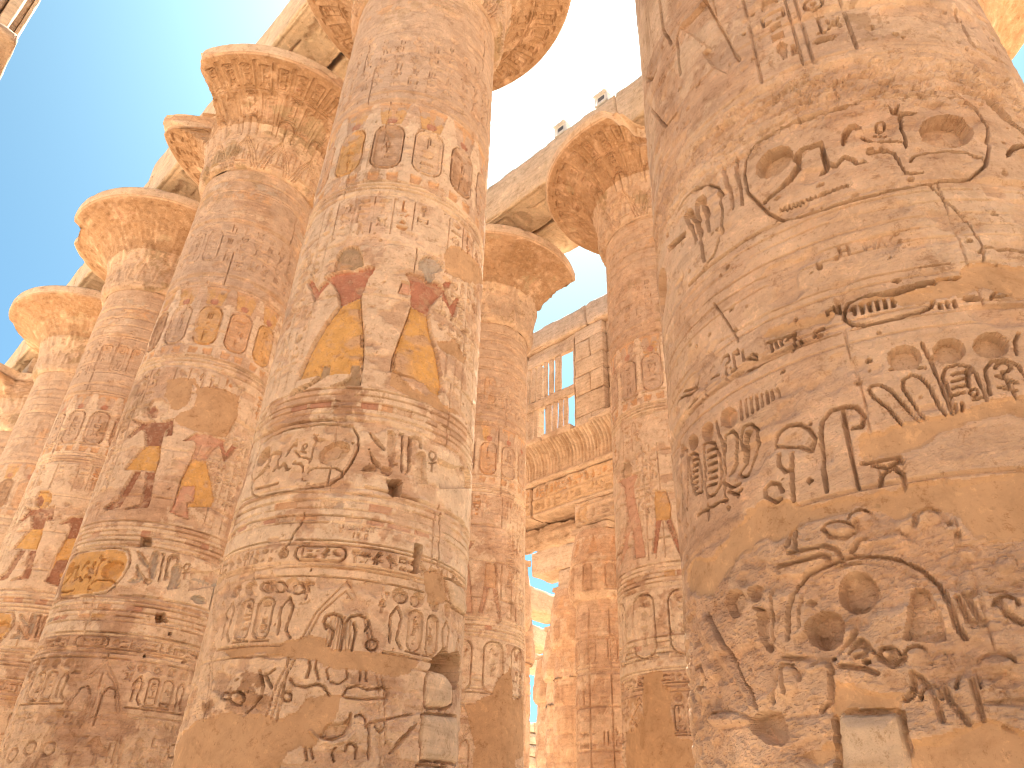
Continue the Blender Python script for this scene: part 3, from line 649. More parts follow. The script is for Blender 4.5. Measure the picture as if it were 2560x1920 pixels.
('l',[(-234.02,9.346),(-223.38,8.71),(-217.0,8.482),(-213.15,8.48)],{'w':0.03,'d':0.04}),
('p',[(-185.95,8.525),(-183.74,8.2),(-181.35,7.83),(-179.71,7.505),(-179.08,7.381),(-183.03,7.319),(-187.24,7.559),(-189.65,7.834),(-187.42,7.84),(-192.09,8.182),(-196.97,8.495)],{'d':0.025,'f':0.4}),
('l',[(-197.85,5.057),(-195.06,4.848),(-192.27,4.602)],{'w':0.008,'d':0.02}),
('l',[(-144.87,5.394),(-142.65,5.213),(-139.75,5.041),(-139.17,4.835),(-140.14,4.699)],{'w':0.01,'d':0.02}),
('p',[(-161.95,4.562),(-158.4,4.573),(-151.42,4.594),(-144.52,4.605),(-143.65,4.588),(-151.76,4.552),(-158.8,4.518)],{'d':0.06,'f':0.8}),
('l',[(-138.6,4.819),(-134.68,4.804),(-130.7,4.782)],{'w':0.02,'d':0.03}),
],
'R_b3':[
('l',[(-167.99,4.514),(-166.96,4.561),(-164.34,4.575),(-158.58,4.548),(-154.42,4.471)],{'w':0.02,'d':0.04}),
('l',[(-167.99,4.514),(-168.47,4.439),(-167.1,4.373),(-165.11,4.354),(-160.0,4.352),(-155.25,4.364),(-152.74,4.389),(-151.94,4.426),(-152.4,4.472)],{'w':0.02,'d':0.045}),
('l',[(-166.24,4.449),(-166.13,4.521)],{'w':0.02,'d':0.05}),
('l',[(-164.77,4.447),(-164.66,4.517)],{'w':0.02,'d':0.05}),
('l',[(-163.32,4.444),(-163.2,4.513)],{'w':0.02,'d':0.05}),
('l',[(-161.87,4.443),(-161.75,4.51)],{'w':0.02,'d':0.05}),
('l',[(-160.44,4.443),(-160.31,4.508)],{'w':0.02,'d':0.05}),
('l',[(-159.01,4.443),(-158.88,4.507)],{'w':0.02,'d':0.05}),
('p',[(-146.9,4.415),(-146.01,4.44),(-144.03,4.437),(-142.51,4.402),(-144.74,4.397)],{'d':0.07,'f':0.6}),
('l',[(-141.48,4.421),(-140.46,4.455),(-135.59,4.517),(-135.28,4.496),(-137.51,4.438),(-141.52,4.417)],{'w':0.016,'d':0.03}),
('l',[(-150.95,4.406),(-151.01,4.379)],{'w':0.02,'d':0.04}),
('l',[(-149.57,4.413),(-149.69,4.379)],{'w':0.02,'d':0.04}),
('l',[(-148.24,4.414),(-148.37,4.38)],{'w':0.02,'d':0.04}),
('l',[(-199.23,4.549),(-198.09,4.576),(-196.0,4.556),(-195.69,4.503),(-196.96,4.493)],{'w':0.016,'d':0.045}),
('l',[(-194.3,4.542),(-193.09,4.553),(-192.73,4.515),(-194.37,4.528),(-194.38,4.419),(-195.6,4.409)],{'w':0.016,'d':0.045}),
('l',[(-203.17,4.474),(-200.36,4.465)],{'w':0.016,'d':0.045}),
('l',[(-201.92,4.564),(-202.84,4.532)],{'w':0.016,'d':0.045}),
('l',[(-197.11,4.465),(-197.58,4.38)],{'w':0.016,'d':0.045}),
('l',[(-191.65,4.513),(-191.54,4.434)],{'w':0.016,'d':0.045}),
('l',[(-191.92,4.364),(-186.5,4.347)],{'w':0.016,'d':0.045}),
('l',[(-190.73,4.436),(-189.35,4.452),(-188.24,4.427),(-188.62,4.403),(-190.73,4.436)],{'w':0.016,'d':0.045}),
('l',[(-184.41,4.472),(-184.37,4.397)],{'w':0.016,'d':0.045}),
('l',[(-183.07,4.467),(-182.97,4.406)],{'w':0.016,'d':0.045}),
('l',[(-181.77,4.462),(-181.88,4.404)],{'w':0.016,'d':0.045}),
('l',[(-180.65,4.431),(-179.24,4.455)],{'w':0.016,'d':0.045}),
('l',[(-178.58,4.46),(-179.75,4.33)],{'w':0.016,'d':0.045}),
('l',[(-177.76,4.39),(-177.99,4.349)],{'w':0.016,'d':0.045}),
('l',[(-175.02,4.382),(-174.41,4.418),(-172.69,4.417)],{'w':0.016,'d':0.045}),
('l',[(-209.72,4.508),(-207.83,4.589)],{'w':0.016,'d':0.045}),
('l',[(-208.87,4.493),(-212.79,4.513),(-219.58,4.583)],{'w':0.016,'d':0.045}),
('l',[(-215.9,4.585),(-209.63,4.523)],{'w':0.016,'d':0.045}),
('l',[(-214.11,4.406),(-209.37,4.414)],{'w':0.016,'d':0.045}),
('l',[(-220.44,4.581),(-222.47,4.566)],{'w':0.016,'d':0.045}),
('l',[(-205.46,4.482),(-205.32,4.369)],{'w':0.016,'d':0.045}),
('l',[(-185.3,4.479),(-179.24,4.455)],{'w':0.016,'d':0.045}),
('l',[(-170.84,4.534),(-169.97,4.553),(-169.53,4.503)],{'w':0.016,'d':0.045}),
('l',[(-168.93,4.57),(-169.02,4.496)],{'w':0.016,'d':0.045}),
('l',[(-171.19,4.538),(-171.36,4.511)],{'w':0.016,'d':0.045}),
],
'R_ur':[
('p',[(-157.12,4.043),(-157.45,4.019),(-158.02,3.999),(-158.76,3.986),(-159.62,3.98),(-160.51,3.983),(-161.34,3.993),(-162.04,4.011),(-162.54,4.034),(-162.78,4.06),(-162.73,4.087),(-162.41,4.111),(-161.84,4.131),(-161.08,4.144),(-160.2,4.149),(-159.29,4.146),(-158.45,4.135),(-157.76,4.118),(-157.28,4.095),(-157.06,4.07),(-157.12,4.043)],{'d':0.045,'f':0.15}),
('p',[(-149.43,4.055),(-149.78,4.031),(-150.36,4.01),(-151.1,3.995),(-151.93,3.987),(-152.77,3.987),(-153.55,3.995),(-154.19,4.011),(-154.63,4.032),(-154.82,4.057),(-154.75,4.083),(-154.41,4.108),(-153.85,4.128),(-153.1,4.143),(-152.26,4.151),(-151.39,4.151),(-150.6,4.143),(-149.95,4.127),(-149.52,4.106),(-149.34,4.081),(-149.43,4.055)],{'d':0.045,'f':0.15}),
('p',[(-141.71,4.072),(-142.14,4.045),(-142.82,4.021),(-143.69,4.003),(-144.66,3.993),(-145.63,3.991),(-146.51,3.998),(-147.23,4.013),(-147.71,4.034),(-147.92,4.06),(-147.82,4.088),(-147.42,4.115),(-146.77,4.138),(-145.91,4.155),(-144.94,4.166),(-143.94,4.168),(-143.02,4.161),(-142.27,4.146),(-141.78,4.125),(-141.59,4.1),(-141.71,4.072)],{'d':0.05,'f':0.15}),
('l',[(-163.23,3.624),(-164.92,3.757),(-166.87,3.848),(-167.32,3.902),(-166.69,3.922),(-165.1,3.915),(-163.56,3.858),(-162.36,3.762),(-160.5,3.641)],{'w':0.016,'d':0.03}),
('l',[(-159.55,3.647),(-160.92,3.788),(-161.58,3.868),(-161.23,3.915),(-159.76,3.942),(-158.36,3.92),(-157.34,3.851),(-156.62,3.713),(-156.12,3.663)],{'w':0.016,'d':0.03}),
('l',[(-156.34,4.139),(-155.82,4.044),(-155.39,3.864),(-154.98,3.657)],{'w':0.016,'d':0.03}),
('l',[(-154.41,3.761),(-154.66,3.897),(-153.72,3.955),(-151.73,3.97),(-149.75,3.949),(-149.1,3.884),(-148.87,3.726)],{'w':0.016,'d':0.03}),
('l',[(-154.7,3.691),(-154.36,3.859)],{'w':0.016,'d':0.03}),
('l',[(-147.97,3.759),(-147.43,3.915),(-145.86,3.967),(-143.28,3.973),(-141.47,3.933),(-141.23,3.865)],{'w':0.016,'d':0.03}),
('l',[(-139.16,4.154),(-140.49,4.09),(-140.96,4.014)],{'w':0.016,'d':0.03}),
('l',[(-162.83,4.005),(-158.79,3.987),(-156.99,3.974)],{'w':0.016,'d':0.03}),
('l',[(-143.91,3.725),(-144.68,3.895)],{'w':0.016,'d':0.03}),
('l',[(-152.89,3.907),(-150.96,3.916)],{'w':0.016,'d':0.035}),
('l',[(-153.27,3.862),(-151.35,3.871)],{'w':0.016,'d':0.035}),
('l',[(-153.65,3.817),(-151.74,3.826)],{'w':0.016,'d':0.035}),
('l',[(-154.02,3.773),(-152.13,3.782)],{'w':0.016,'d':0.035}),
('l',[(-150.26,3.926),(-151.05,3.818)],{'w':0.02,'d':0.04}),
('l',[(-149.87,3.775),(-149.96,3.769),(-150.1,3.763),(-150.28,3.759),(-150.49,3.757),(-150.69,3.756),(-150.88,3.758),(-151.03,3.762),(-151.14,3.767),(-151.17,3.773),(-151.15,3.78),(-151.06,3.786),(-150.92,3.792),(-150.74,3.796),(-150.53,3.798),(-150.32,3.798),(-150.13,3.796),(-149.98,3.793),(-149.88,3.788),(-149.84,3.781),(-149.87,3.775)],{'w':0.014,'d':0.03}),
('l',[(-145.66,3.922),(-144.7,3.957),(-143.16,3.954),(-142.91,3.916),(-144.07,3.894)],{'w':0.016,'d':0.035}),
('l',[(-145.82,3.873),(-142.96,3.819)],{'w':0.016,'d':0.035}),
('l',[(-146.2,3.801),(-143.44,3.771)],{'w':0.016,'d':0.035}),
('l',[(-154.08,3.712),(-154.32,3.666)],{'w':0.016,'d':0.035}),
('l',[(-152.97,3.719),(-153.22,3.672)],{'w':0.016,'d':0.035}),
('l',[(-151.04,3.734),(-149.49,3.74)],{'w':0.016,'d':0.035}),
('l',[(-187.75,3.722),(-186.91,3.79),(-184.12,3.829),(-181.38,3.81),(-179.73,3.76),(-178.85,3.687),(-180.23,3.615),(-182.23,3.667),(-187.3,3.723)],{'w':0.022,'d':0.04}),
('l',[(-177.59,3.712),(-176.98,3.781),(-174.82,3.835),(-172.35,3.835),(-170.13,3.808),(-169.23,3.744),(-170.01,3.677),(-171.66,3.679)],{'w':0.022,'d':0.04}),
('l',[(-172.74,3.801),(-172.99,3.631),(-173.08,3.466),(-173.08,3.317)],{'w':0.022,'d':0.04}),
('l',[(-186.8,3.66),(-187.22,3.589),(-185.87,3.531),(-184.54,3.548),(-183.98,3.641)],{'w':0.022,'d':0.04}),
('l',[(-191.3,3.422),(-191.25,3.471),(-189.72,3.498),(-187.9,3.473),(-187.37,3.419)],{'w':0.022,'d':0.04}),
('l',[(-190.9,3.412),(-189.36,3.373),(-188.04,3.378)],{'w':0.022,'d':0.04}),
('l',[(-184.61,3.537),(-185.38,3.341)],{'w':0.022,'d':0.04}),
('l',[(-177.59,3.712),(-178.47,3.513),(-178.67,3.339)],{'w':0.022,'d':0.04}),
('l',[(-169.54,3.303),(-168.65,3.364),(-166.59,3.394),(-165.46,3.343),(-165.65,3.256)],{'w':0.022,'d':0.04}),
('l',[(-171.52,3.453),(-168.38,3.446),(-165.29,3.448),(-165.49,3.421),(-167.76,3.402),(-169.77,3.428)],{'w':0.022,'d':0.04}),
('l',[(-195.57,3.805),(-195.4,3.884),(-194.21,3.951),(-192.17,3.944),(-190.8,3.878),(-191.45,3.806),(-195.57,3.62),(-197.67,3.631),(-197.8,3.659),(-195.57,3.711),(-193.73,3.848),(-192.73,3.889),(-193.69,3.902),(-194.68,3.82),(-196.0,3.73)],{'w':0.018,'d':0.05}),
('l',[(-200.54,3.856),(-199.94,3.96),(-197.47,3.967),(-196.35,3.91),(-197.13,3.825),(-198.17,3.743),(-200.06,3.673)],{'w':0.018,'d':0.05}),
('l',[(-202.7,4.115),(-200.9,3.903),(-202.46,3.531)],{'w':0.018,'d':0.05}),
('l',[(-207.97,4.002),(-205.95,4.002),(-203.64,3.955),(-202.58,3.842),(-203.4,3.648),(-205.78,3.603),(-208.77,3.619),(-209.44,3.709),(-208.65,3.896),(-207.97,4.002)],{'w':0.018,'d':0.05}),
('l',[(-215.75,4.026),(-213.01,4.016),(-210.93,3.957),(-210.55,3.808),(-210.91,3.686),(-214.21,3.707),(-216.13,3.824),(-215.75,4.026)],{'w':0.018,'d':0.05}),
('l',[(-222.53,4.189),(-219.29,4.171),(-216.55,4.083),(-216.74,3.98),(-220.22,3.661)],{'w':0.018,'d':0.05}),
('l',[(-220.75,4.099),(-224.38,3.682)],{'w':0.018,'d':0.05}),
('l',[(-214.34,3.549),(-203.14,3.526)],{'w':0.018,'d':0.05}),
('l',[(-209.1,3.569),(-209.38,3.465)],{'w':0.018,'d':0.05}),
('l',[(-202.4,3.649),(-199.72,3.577),(-197.44,3.577)],{'w':0.018,'d':0.05}),
('l',[(-201.0,3.566),(-198.88,3.522),(-197.13,3.535)],{'w':0.018,'d':0.05}),
('p',[(-195.47,4.038),(-195.71,4.018),(-196.18,4.003),(-196.84,3.995),(-197.62,3.995),(-198.46,4.003),(-199.28,4.018),(-200.0,4.04),(-200.54,4.065),(-200.83,4.092),(-200.85,4.117),(-200.57,4.138),(-200.04,4.152),(-199.32,4.159),(-198.49,4.158),(-197.63,4.149),(-196.84,4.133),(-196.18,4.112),(-195.71,4.088),(-195.46,4.062),(-195.47,4.038)],{'d':0.04,'f':0.3}),
('p',[(-203.65,4.049),(-203.88,4.029),(-204.3,4.014),(-204.88,4.006),(-205.56,4.005),(-206.28,4.012),(-206.99,4.026),(-207.6,4.045),(-208.05,4.069),(-208.28,4.094),(-208.26,4.118),(-208.0,4.138),(-207.53,4.152),(-206.89,4.16),(-206.17,4.16),(-205.43,4.152),(-204.76,4.138),(-204.2,4.119),(-203.82,4.096),(-203.63,4.072),(-203.65,4.049)],{'d':0.05,'f':0.3}),
('p',[(-210.34,4.059),(-210.58,4.042),(-211.01,4.031),(-211.6,4.025),(-212.32,4.026),(-213.1,4.034),(-213.86,4.048),(-214.53,4.068),(-215.03,4.09),(-215.3,4.113),(-215.29,4.133),(-215.01,4.15),(-214.5,4.161),(-213.82,4.166),(-213.04,4.163),(-212.25,4.155),(-211.54,4.14),(-210.95,4.122),(-210.54,4.101),(-210.33,4.079),(-210.34,4.059)],{'d':0.05,'f':0.3}),
('p',[(-218.28,4.101),(-218.49,4.09),(-218.88,4.083),(-219.43,4.081),(-220.09,4.084),(-220.82,4.092),(-221.54,4.105),(-222.18,4.121),(-222.67,4.139),(-222.93,4.156),(-222.92,4.171),(-222.65,4.181),(-222.16,4.187),(-221.5,4.188),(-220.77,4.183),(-220.04,4.174),(-219.37,4.162),(-218.83,4.147),(-218.46,4.131),(-218.27,4.115),(-218.28,4.101)],{'d':0.05,'f':0.3}),
('l',[(-206.72,3.941),(-203.51,3.918)],{'w':0.018,'d':0.05}),
('l',[(-213.88,3.969),(-211.46,3.95)],{'w':0.02,'d':0.05}),
('l',[(-207.03,3.891),(-203.8,3.868)],{'w':0.018,'d':0.05}),
('l',[(-214.2,3.927),(-211.75,3.907)],{'w':0.02,'d':0.05}),
('l',[(-207.34,3.841),(-204.1,3.819)],{'w':0.018,'d':0.05}),
('l',[(-214.51,3.884),(-212.04,3.865)],{'w':0.02,'d':0.05}),
('l',[(-207.66,3.792),(-204.39,3.77)],{'w':0.018,'d':0.05}),
('l',[(-214.83,3.842),(-212.34,3.823)],{'w':0.02,'d':0.05}),
('l',[(-207.97,3.743),(-204.69,3.722)],{'w':0.018,'d':0.05}),
('l',[(-215.15,3.8),(-212.63,3.781)],{'w':0.02,'d':0.05}),
('l',[(-208.28,3.695),(-204.98,3.674)],{'w':0.018,'d':0.05}),
('l',[(-215.47,3.758),(-212.93,3.74)],{'w':0.02,'d':0.05}),
('l',[(-194.42,4.009),(-194.19,4.148)],{'w':0.014,'d':0.03}),
('l',[(-192.91,4.013),(-192.72,4.141)],{'w':0.014,'d':0.03}),
('l',[(-191.44,4.018),(-191.3,4.135)],{'w':0.014,'d':0.03}),
('l',[(-190.02,4.024),(-189.93,4.129)],{'w':0.014,'d':0.03}),
('l',[(-188.65,4.03),(-188.59,4.125)],{'w':0.014,'d':0.03}),
('l',[(-187.3,4.037),(-187.29,4.121)],{'w':0.014,'d':0.03}),
('l',[(-185.99,4.044),(-186.03,4.117)],{'w':0.014,'d':0.03}),
('l',[(-184.71,4.052),(-184.79,4.114)],{'w':0.014,'d':0.03}),
],
'R_low':[
('l',[(-191.0,2.578),(-189.83,2.733),(-187.77,2.844),(-185.15,2.9),(-180.72,2.928),(-176.38,2.937),(-172.77,2.921),(-169.22,2.883),(-166.35,2.817),(-164.55,2.734),(-163.79,2.631),(-163.64,2.525),(-163.06,2.471)],{'w':0.03,'d':0.05}),
('l',[(-188.39,2.624),(-187.78,2.721),(-186.43,2.815),(-183.88,2.871),(-179.87,2.902),(-174.47,2.896),(-170.34,2.849),(-167.43,2.783),(-165.81,2.711)],{'w':0.02,'d':0.025}),
('p',[(-173.82,2.73),(-174.2,2.7),(-174.84,2.674),(-175.7,2.654),(-176.7,2.644),(-177.74,2.644),(-178.74,2.654),(-179.58,2.673),(-180.19,2.699),(-180.49,2.731),(-180.45,2.764),(-180.06,2.796),(-179.37,2.823),(-178.45,2.842),(-177.4,2.851),(-176.33,2.851),(-175.35,2.84),(-174.55,2.82),(-174.0,2.794),(-173.75,2.763),(-173.82,2.73)],{'d':0.09,'f':0.7}),
('p',[(-180.44,2.571),(-180.8,2.541),(-181.45,2.516),(-182.32,2.498),(-183.35,2.488),(-184.44,2.487),(-185.5,2.497),(-186.4,2.515),(-187.07,2.541),(-187.41,2.572),(-187.39,2.604),(-187.01,2.635),(-186.3,2.661),(-185.34,2.679),(-184.25,2.689),(-183.13,2.688),(-182.1,2.677),(-181.26,2.658),(-180.67,2.632),(-180.39,2.602),(-180.44,2.571)],{'d':0.13,'f':0.55}),
('p',[(-195.16,2.857),(-195.34,2.842),(-195.66,2.83),(-196.11,2.822),(-196.64,2.818),(-197.2,2.819),(-197.74,2.825),(-198.21,2.836),(-198.55,2.85),(-198.73,2.866),(-198.72,2.882),(-198.53,2.897),(-198.18,2.91),(-197.7,2.918),(-197.15,2.921),(-196.58,2.92),(-196.05,2.913),(-195.61,2.902),(-195.3,2.888),(-195.15,2.873),(-195.16,2.857)],{'d':0.05,'f':0.3}),
('p',[(-205.24,2.915),(-203.83,2.938),(-201.54,2.926),(-200.18,2.877),(-200.39,2.801),(-202.04,2.758),(-204.28,2.773),(-205.5,2.826)],{'d':0.05,'f':0.2}),
('p',[(-198.33,2.798),(-195.32,2.778),(-194.27,2.729),(-194.92,2.66),(-195.07,2.6),(-194.59,2.537),(-195.56,2.522),(-196.76,2.548),(-197.63,2.635),(-197.59,2.718),(-196.84,2.761)],{'d':0.05,'f':0.2}),
('l',[(-192.44,2.919),(-193.57,2.735),(-194.38,2.536)],{'w':0.02,'d':0.035}),
('p',[(-171.73,2.487),(-170.28,2.59),(-169.0,2.705),(-167.82,2.733),(-166.26,2.722),(-165.9,2.665),(-165.31,2.573),(-165.63,2.469),(-168.24,2.468),(-170.3,2.478)],{'d':0.06,'f':0.4}),
('l',[(-167.65,2.718),(-169.67,2.489)],{'w':0.02,'d':0.03}),
('l',[(-166.33,2.713),(-167.59,2.483)],{'w':0.02,'d':0.03}),
('p',[(-216.4,2.871),(-213.12,2.858),(-208.32,2.656),(-205.61,2.481),(-201.5,2.264),(-202.57,2.258),(-206.55,2.434),(-211.34,2.543),(-216.24,2.706)],{'d':-0.05,'f':0.5}),
('l',[(-213.12,2.858),(-208.24,2.666),(-205.4,2.511),(-200.52,2.261)],{'w':0.03,'d':0.06}),
('l',[(-203.34,2.47),(-199.03,2.489),(-192.81,2.484),(-186.92,2.454)],{'w':0.03,'d':0.04}),
('l',[(-187.76,3.036),(-183.62,3.027),(-181.09,3.03),(-178.93,2.995),(-178.12,2.917)],{'w':0.03,'d':0.04}),
('l',[(-190.55,2.981),(-186.54,2.978),(-182.09,2.984),(-180.49,2.963),(-181.08,2.925),(-184.8,2.897)],{'w':0.03,'d':0.04}),
('l',[(-180.5,3.123),(-179.44,3.072),(-176.95,3.044),(-175.13,3.075),(-174.48,3.123)],{'w':0.03,'d':0.04}),
('l',[(-186.5,3.048),(-185.85,3.154)],{'w':0.03,'d':0.04}),
('l',[(-187.88,3.081),(-186.98,3.163),(-186.03,3.189)],{'w':0.03,'d':0.04}),
('l',[(-176.49,2.968),(-174.86,3.02),(-171.98,3.034),(-168.4,3.034)],{'w':0.03,'d':0.04}),
('l',[(-174.07,2.954),(-172.91,2.988),(-169.39,2.979),(-166.33,3.003)],{'w':0.03,'d':0.04}),
('l',[(-159.82,2.984),(-160.45,2.909),(-162.18,2.829),(-161.52,2.779)],{'w':0.03,'d':0.04}),
('l',[(-160.3,2.927),(-159.23,2.895),(-157.69,2.889),(-158.35,2.844),(-160.0,2.835)],{'w':0.03,'d':0.04}),
('l',[(-161.34,2.77),(-162.05,2.716),(-161.22,2.659),(-160.07,2.674),(-159.28,2.735),(-159.48,2.773)],{'w':0.03,'d':0.04}),
('l',[(-161.22,2.659),(-160.44,2.543),(-159.71,2.541)],{'w':0.03,'d':0.04}),
('l',[(-162.49,2.663),(-161.93,2.546),(-160.1,2.525)],{'w':0.03,'d':0.04}),
('l',[(-166.18,3.022),(-164.96,3.108),(-163.0,3.14),(-161.61,3.102),(-160.48,3.036)],{'w':0.03,'d':0.04}),
('l',[(-157.67,2.686),(-155.68,2.681),(-153.37,2.712)],{'w':0.03,'d':0.04}),
('l',[(-157.39,2.632),(-156.71,2.569),(-155.17,2.523)],{'w':0.03,'d':0.04}),
('l',[(-177.96,2.612),(-179.12,2.533),(-182.13,2.462)],{'w':0.03,'d':0.04}),
('l',[(-179.49,2.479),(-178.05,2.51),(-177.07,2.479),(-177.67,2.436),(-179.2,2.433)],{'w':0.03,'d':0.04}),
('l',[(-175.73,2.421),(-174.8,2.392),(-173.52,2.414),(-173.54,2.449),(-174.92,2.454)],{'w':0.03,'d':0.04}),
('l',[(-175.51,2.411),(-173.83,2.371),(-171.9,2.409)],{'w':0.03,'d':0.04}),
('l',[(-171.42,2.331),(-171.78,2.248),(-173.33,2.218)],{'w':0.03,'d':0.04}),
('l',[(-187.1,2.426),(-186.29,2.442),(-184.29,2.434),(-183.88,2.395),(-185.09,2.239),(-187.19,2.201)],{'w':0.03,'d':0.04}),
('l',[(-163.76,2.388),(-163.74,2.273),(-163.65,2.116)],{'w':0.03,'d':0.04}),
('l',[(-167.66,2.281),(-167.31,2.199),(-165.67,2.103)],{'w':0.03,'d':0.04}),
('l',[(-161.15,2.293),(-159.15,2.303)],{'w':0.03,'d':0.04}),
('l',[(-222.25,2.581),(-219.52,2.589),(-217.75,2.534),(-219.74,2.444),(-222.22,2.456)],{'w':0.03,'d':0.04}),
('l',[(-220.63,3.002),(-219.72,2.823),(-222.16,2.721)],{'w':0.03,'d':0.04}),
('l',[(-161.14,2.083),(-160.21,2.06)],{'w':0.03,'d':0.04}),
('l',[(-196.3,2.476),(-195.68,2.367),(-196.7,2.276)],{'w':0.03,'d':0.04}),
('l',[(-193.02,2.451),(-193.12,2.31)],{'w':0.03,'d':0.04}),
('l',[(-170.7,2.32),(-169.42,2.251),(-168.93,2.122)],{'w':0.03,'d':0.04}),
('l',[(-225.17,3.039),(-237.6,2.213)],{'w':0.03,'d':0.04}),
('l',[(-176.56,2.345),(-178.67,2.377),(-182.24,2.399)],{'w':0.03,'d':0.04}),
('p',[(-202.95,2.202),(-200.76,2.223),(-197.84,2.237),(-195.37,2.216),(-194.17,2.149),(-193.79,2.086),(-195.6,2.054),(-198.94,2.071),(-202.36,2.134)],{'d':0.09,'f':0.5}),
('p',[(-158.03,2.881),(-158.26,2.869),(-158.7,2.861),(-159.26,2.857),(-159.83,2.859),(-160.3,2.866),(-160.58,2.877),(-160.61,2.89),(-160.38,2.902),(-159.94,2.91),(-159.37,2.914),(-158.79,2.912),(-158.32,2.904),(-158.05,2.893)],{'d':-0.05}),
('l',[(-160.68,2.895),(-160.43,2.905),(-160.05,2.912),(-159.57,2.916),(-159.07,2.916),(-158.59,2.913),(-158.21,2.906),(-157.96,2.897),(-157.87,2.886)],{'w':0.018,'d':0.03}),
('p',[(-159.41,2.736),(-159.76,2.709),(-160.25,2.688),(-160.81,2.678),(-161.32,2.679),(-161.67,2.693),(-161.81,2.715),(-161.7,2.743),(-161.35,2.77),(-160.85,2.791),(-160.28,2.802),(-159.77,2.8),(-159.42,2.786),(-159.29,2.763)],{'d':-0.05}),
('l',[(-161.7,2.754),(-161.37,2.777),(-160.93,2.795),(-160.45,2.806),(-159.98,2.809),(-159.58,2.804),(-159.29,2.79),(-159.17,2.771),(-159.21,2.748)],{'w':0.018,'d':0.03}),
('p',[(-154.93,2.6),(-155.25,2.582),(-155.8,2.568),(-156.46,2.561),(-157.11,2.562),(-157.62,2.572),(-157.89,2.587),(-157.87,2.606),(-157.56,2.625),(-157.01,2.639),(-156.34,2.646),(-155.69,2.644),(-155.17,2.635),(-154.9,2.619)],{'d':-0.05}),
('l',[(-157.93,2.614),(-157.61,2.629),(-157.13,2.641),(-156.57,2.649),(-155.98,2.651),(-155.45,2.647),(-155.03,2.638),(-154.79,2.624),(-154.73,2.609)],{'w':0.018,'d':0.03}),
('p',[(-175.44,3.077),(-175.82,3.059),(-176.61,3.047),(-177.68,3.045),(-178.81,3.053),(-179.8,3.069),(-180.43,3.091),(-180.57,3.113),(-180.17,3.131),(-179.33,3.142),(-178.23,3.143),(-177.09,3.135),(-176.13,3.119),(-175.55,3.098)],{'d':-0.05}),
('l',[(-180.75,3.123),(-180.3,3.137),(-179.57,3.146),(-178.65,3.149),(-177.65,3.145),(-176.71,3.135),(-175.93,3.121),(-175.4,3.103),(-175.18,3.084)],{'w':0.018,'d':0.03}),
('p',[(-161.5,3.081),(-161.84,3.063),(-162.48,3.05),(-163.31,3.045),(-164.15,3.049),(-164.85,3.061),(-165.26,3.079),(-165.31,3.1),(-164.97,3.118),(-164.31,3.131),(-163.48,3.136),(-162.63,3.131),(-161.93,3.119),(-161.53,3.101)],{'d':-0.05}),
('l',[(-165.42,3.108),(-165.05,3.123),(-164.48,3.134),(-163.78,3.14),(-163.03,3.139),(-162.33,3.133),(-161.77,3.122),(-161.4,3.106),(-161.28,3.089)],{'w':0.018,'d':0.03}),
('p',[(-176.52,2.432),(-176.79,2.418),(-177.36,2.407),(-178.1,2.403),(-178.88,2.406),(-179.55,2.415),(-179.96,2.429),(-180.04,2.445),(-179.75,2.459),(-179.17,2.47),(-178.41,2.474),(-177.62,2.471),(-176.97,2.462),(-176.58,2.448)],{'d':-0.05}),
('l',[(-180.15,2.452),(-179.83,2.463),(-179.33,2.472),(-178.69,2.477),(-178.01,2.477),(-177.36,2.472),(-176.83,2.464),(-176.47,2.452),(-176.33,2.439)],{'w':0.018,'d':0.03}),
('p',[(-172.78,2.42),(-173.0,2.408),(-173.41,2.398),(-173.94,2.394),(-174.49,2.396),(-174.95,2.403),(-175.22,2.415),(-175.25,2.428),(-175.03,2.441),(-174.61,2.45),(-174.06,2.454),(-173.51,2.453),(-173.07,2.445),(-172.8,2.434)],{'d':-0.05}),
('l',[(-175.32,2.434),(-175.08,2.444),(-174.71,2.452),(-174.26,2.457),(-173.78,2.457),(-173.33,2.454),(-172.96,2.447),(-172.72,2.437),(-172.64,2.426)],{'w':0.018,'d':0.03}),
('p',[(-168.77,2.4),(-169.06,2.382),(-169.6,2.369),(-170.29,2.363),(-170.98,2.364),(-171.55,2.374),(-171.88,2.39),(-171.9,2.409),(-171.61,2.427),(-171.05,2.44),(-170.36,2.447),(-169.66,2.445),(-169.1,2.435),(-168.78,2.419)],{'d':-0.05}),
('l',[(-171.99,2.417),(-171.67,2.431),(-171.19,2.443),(-170.6,2.45),(-169.99,2.451),(-169.42,2.447),(-168.96,2.437),(-168.67,2.424),(-168.58,2.408)],{'w':0.018,'d':0.03}),
('p',[(-166.0,2.36),(-166.3,2.339),(-166.78,2.322),(-167.36,2.314),(-167.92,2.315),(-168.35,2.326),(-168.56,2.344),(-168.52,2.366),(-168.22,2.387),(-167.73,2.403),(-167.15,2.412),(-166.59,2.41),(-166.16,2.4),(-165.95,2.381)],{'d':-0.05}),
('l',[(-168.56,2.375),(-168.26,2.392),(-167.83,2.406),(-167.34,2.415),(-166.83,2.417),(-166.38,2.413),(-166.04,2.403),(-165.84,2.388),(-165.82,2.369)],{'w':0.018,'d':0.03}),
('p',[(-153.02,2.802),(-153.36,2.783),(-153.92,2.768),(-154.6,2.761),(-155.27,2.763),(-155.8,2.773),(-156.07,2.789),(-156.05,2.809),(-155.72,2.829),(-155.15,2.843),(-154.46,2.851),(-153.78,2.849),(-153.26,2.839),(-152.98,2.822)],{'d':-0.05}),
('l',[(-156.11,2.818),(-155.77,2.834),(-155.28,2.846),(-154.69,2.854),(-154.09,2.856),(-153.54,2.851),(-153.11,2.842),(-152.86,2.828),(-152.81,2.811)],{'w':0.018,'d':0.03}),
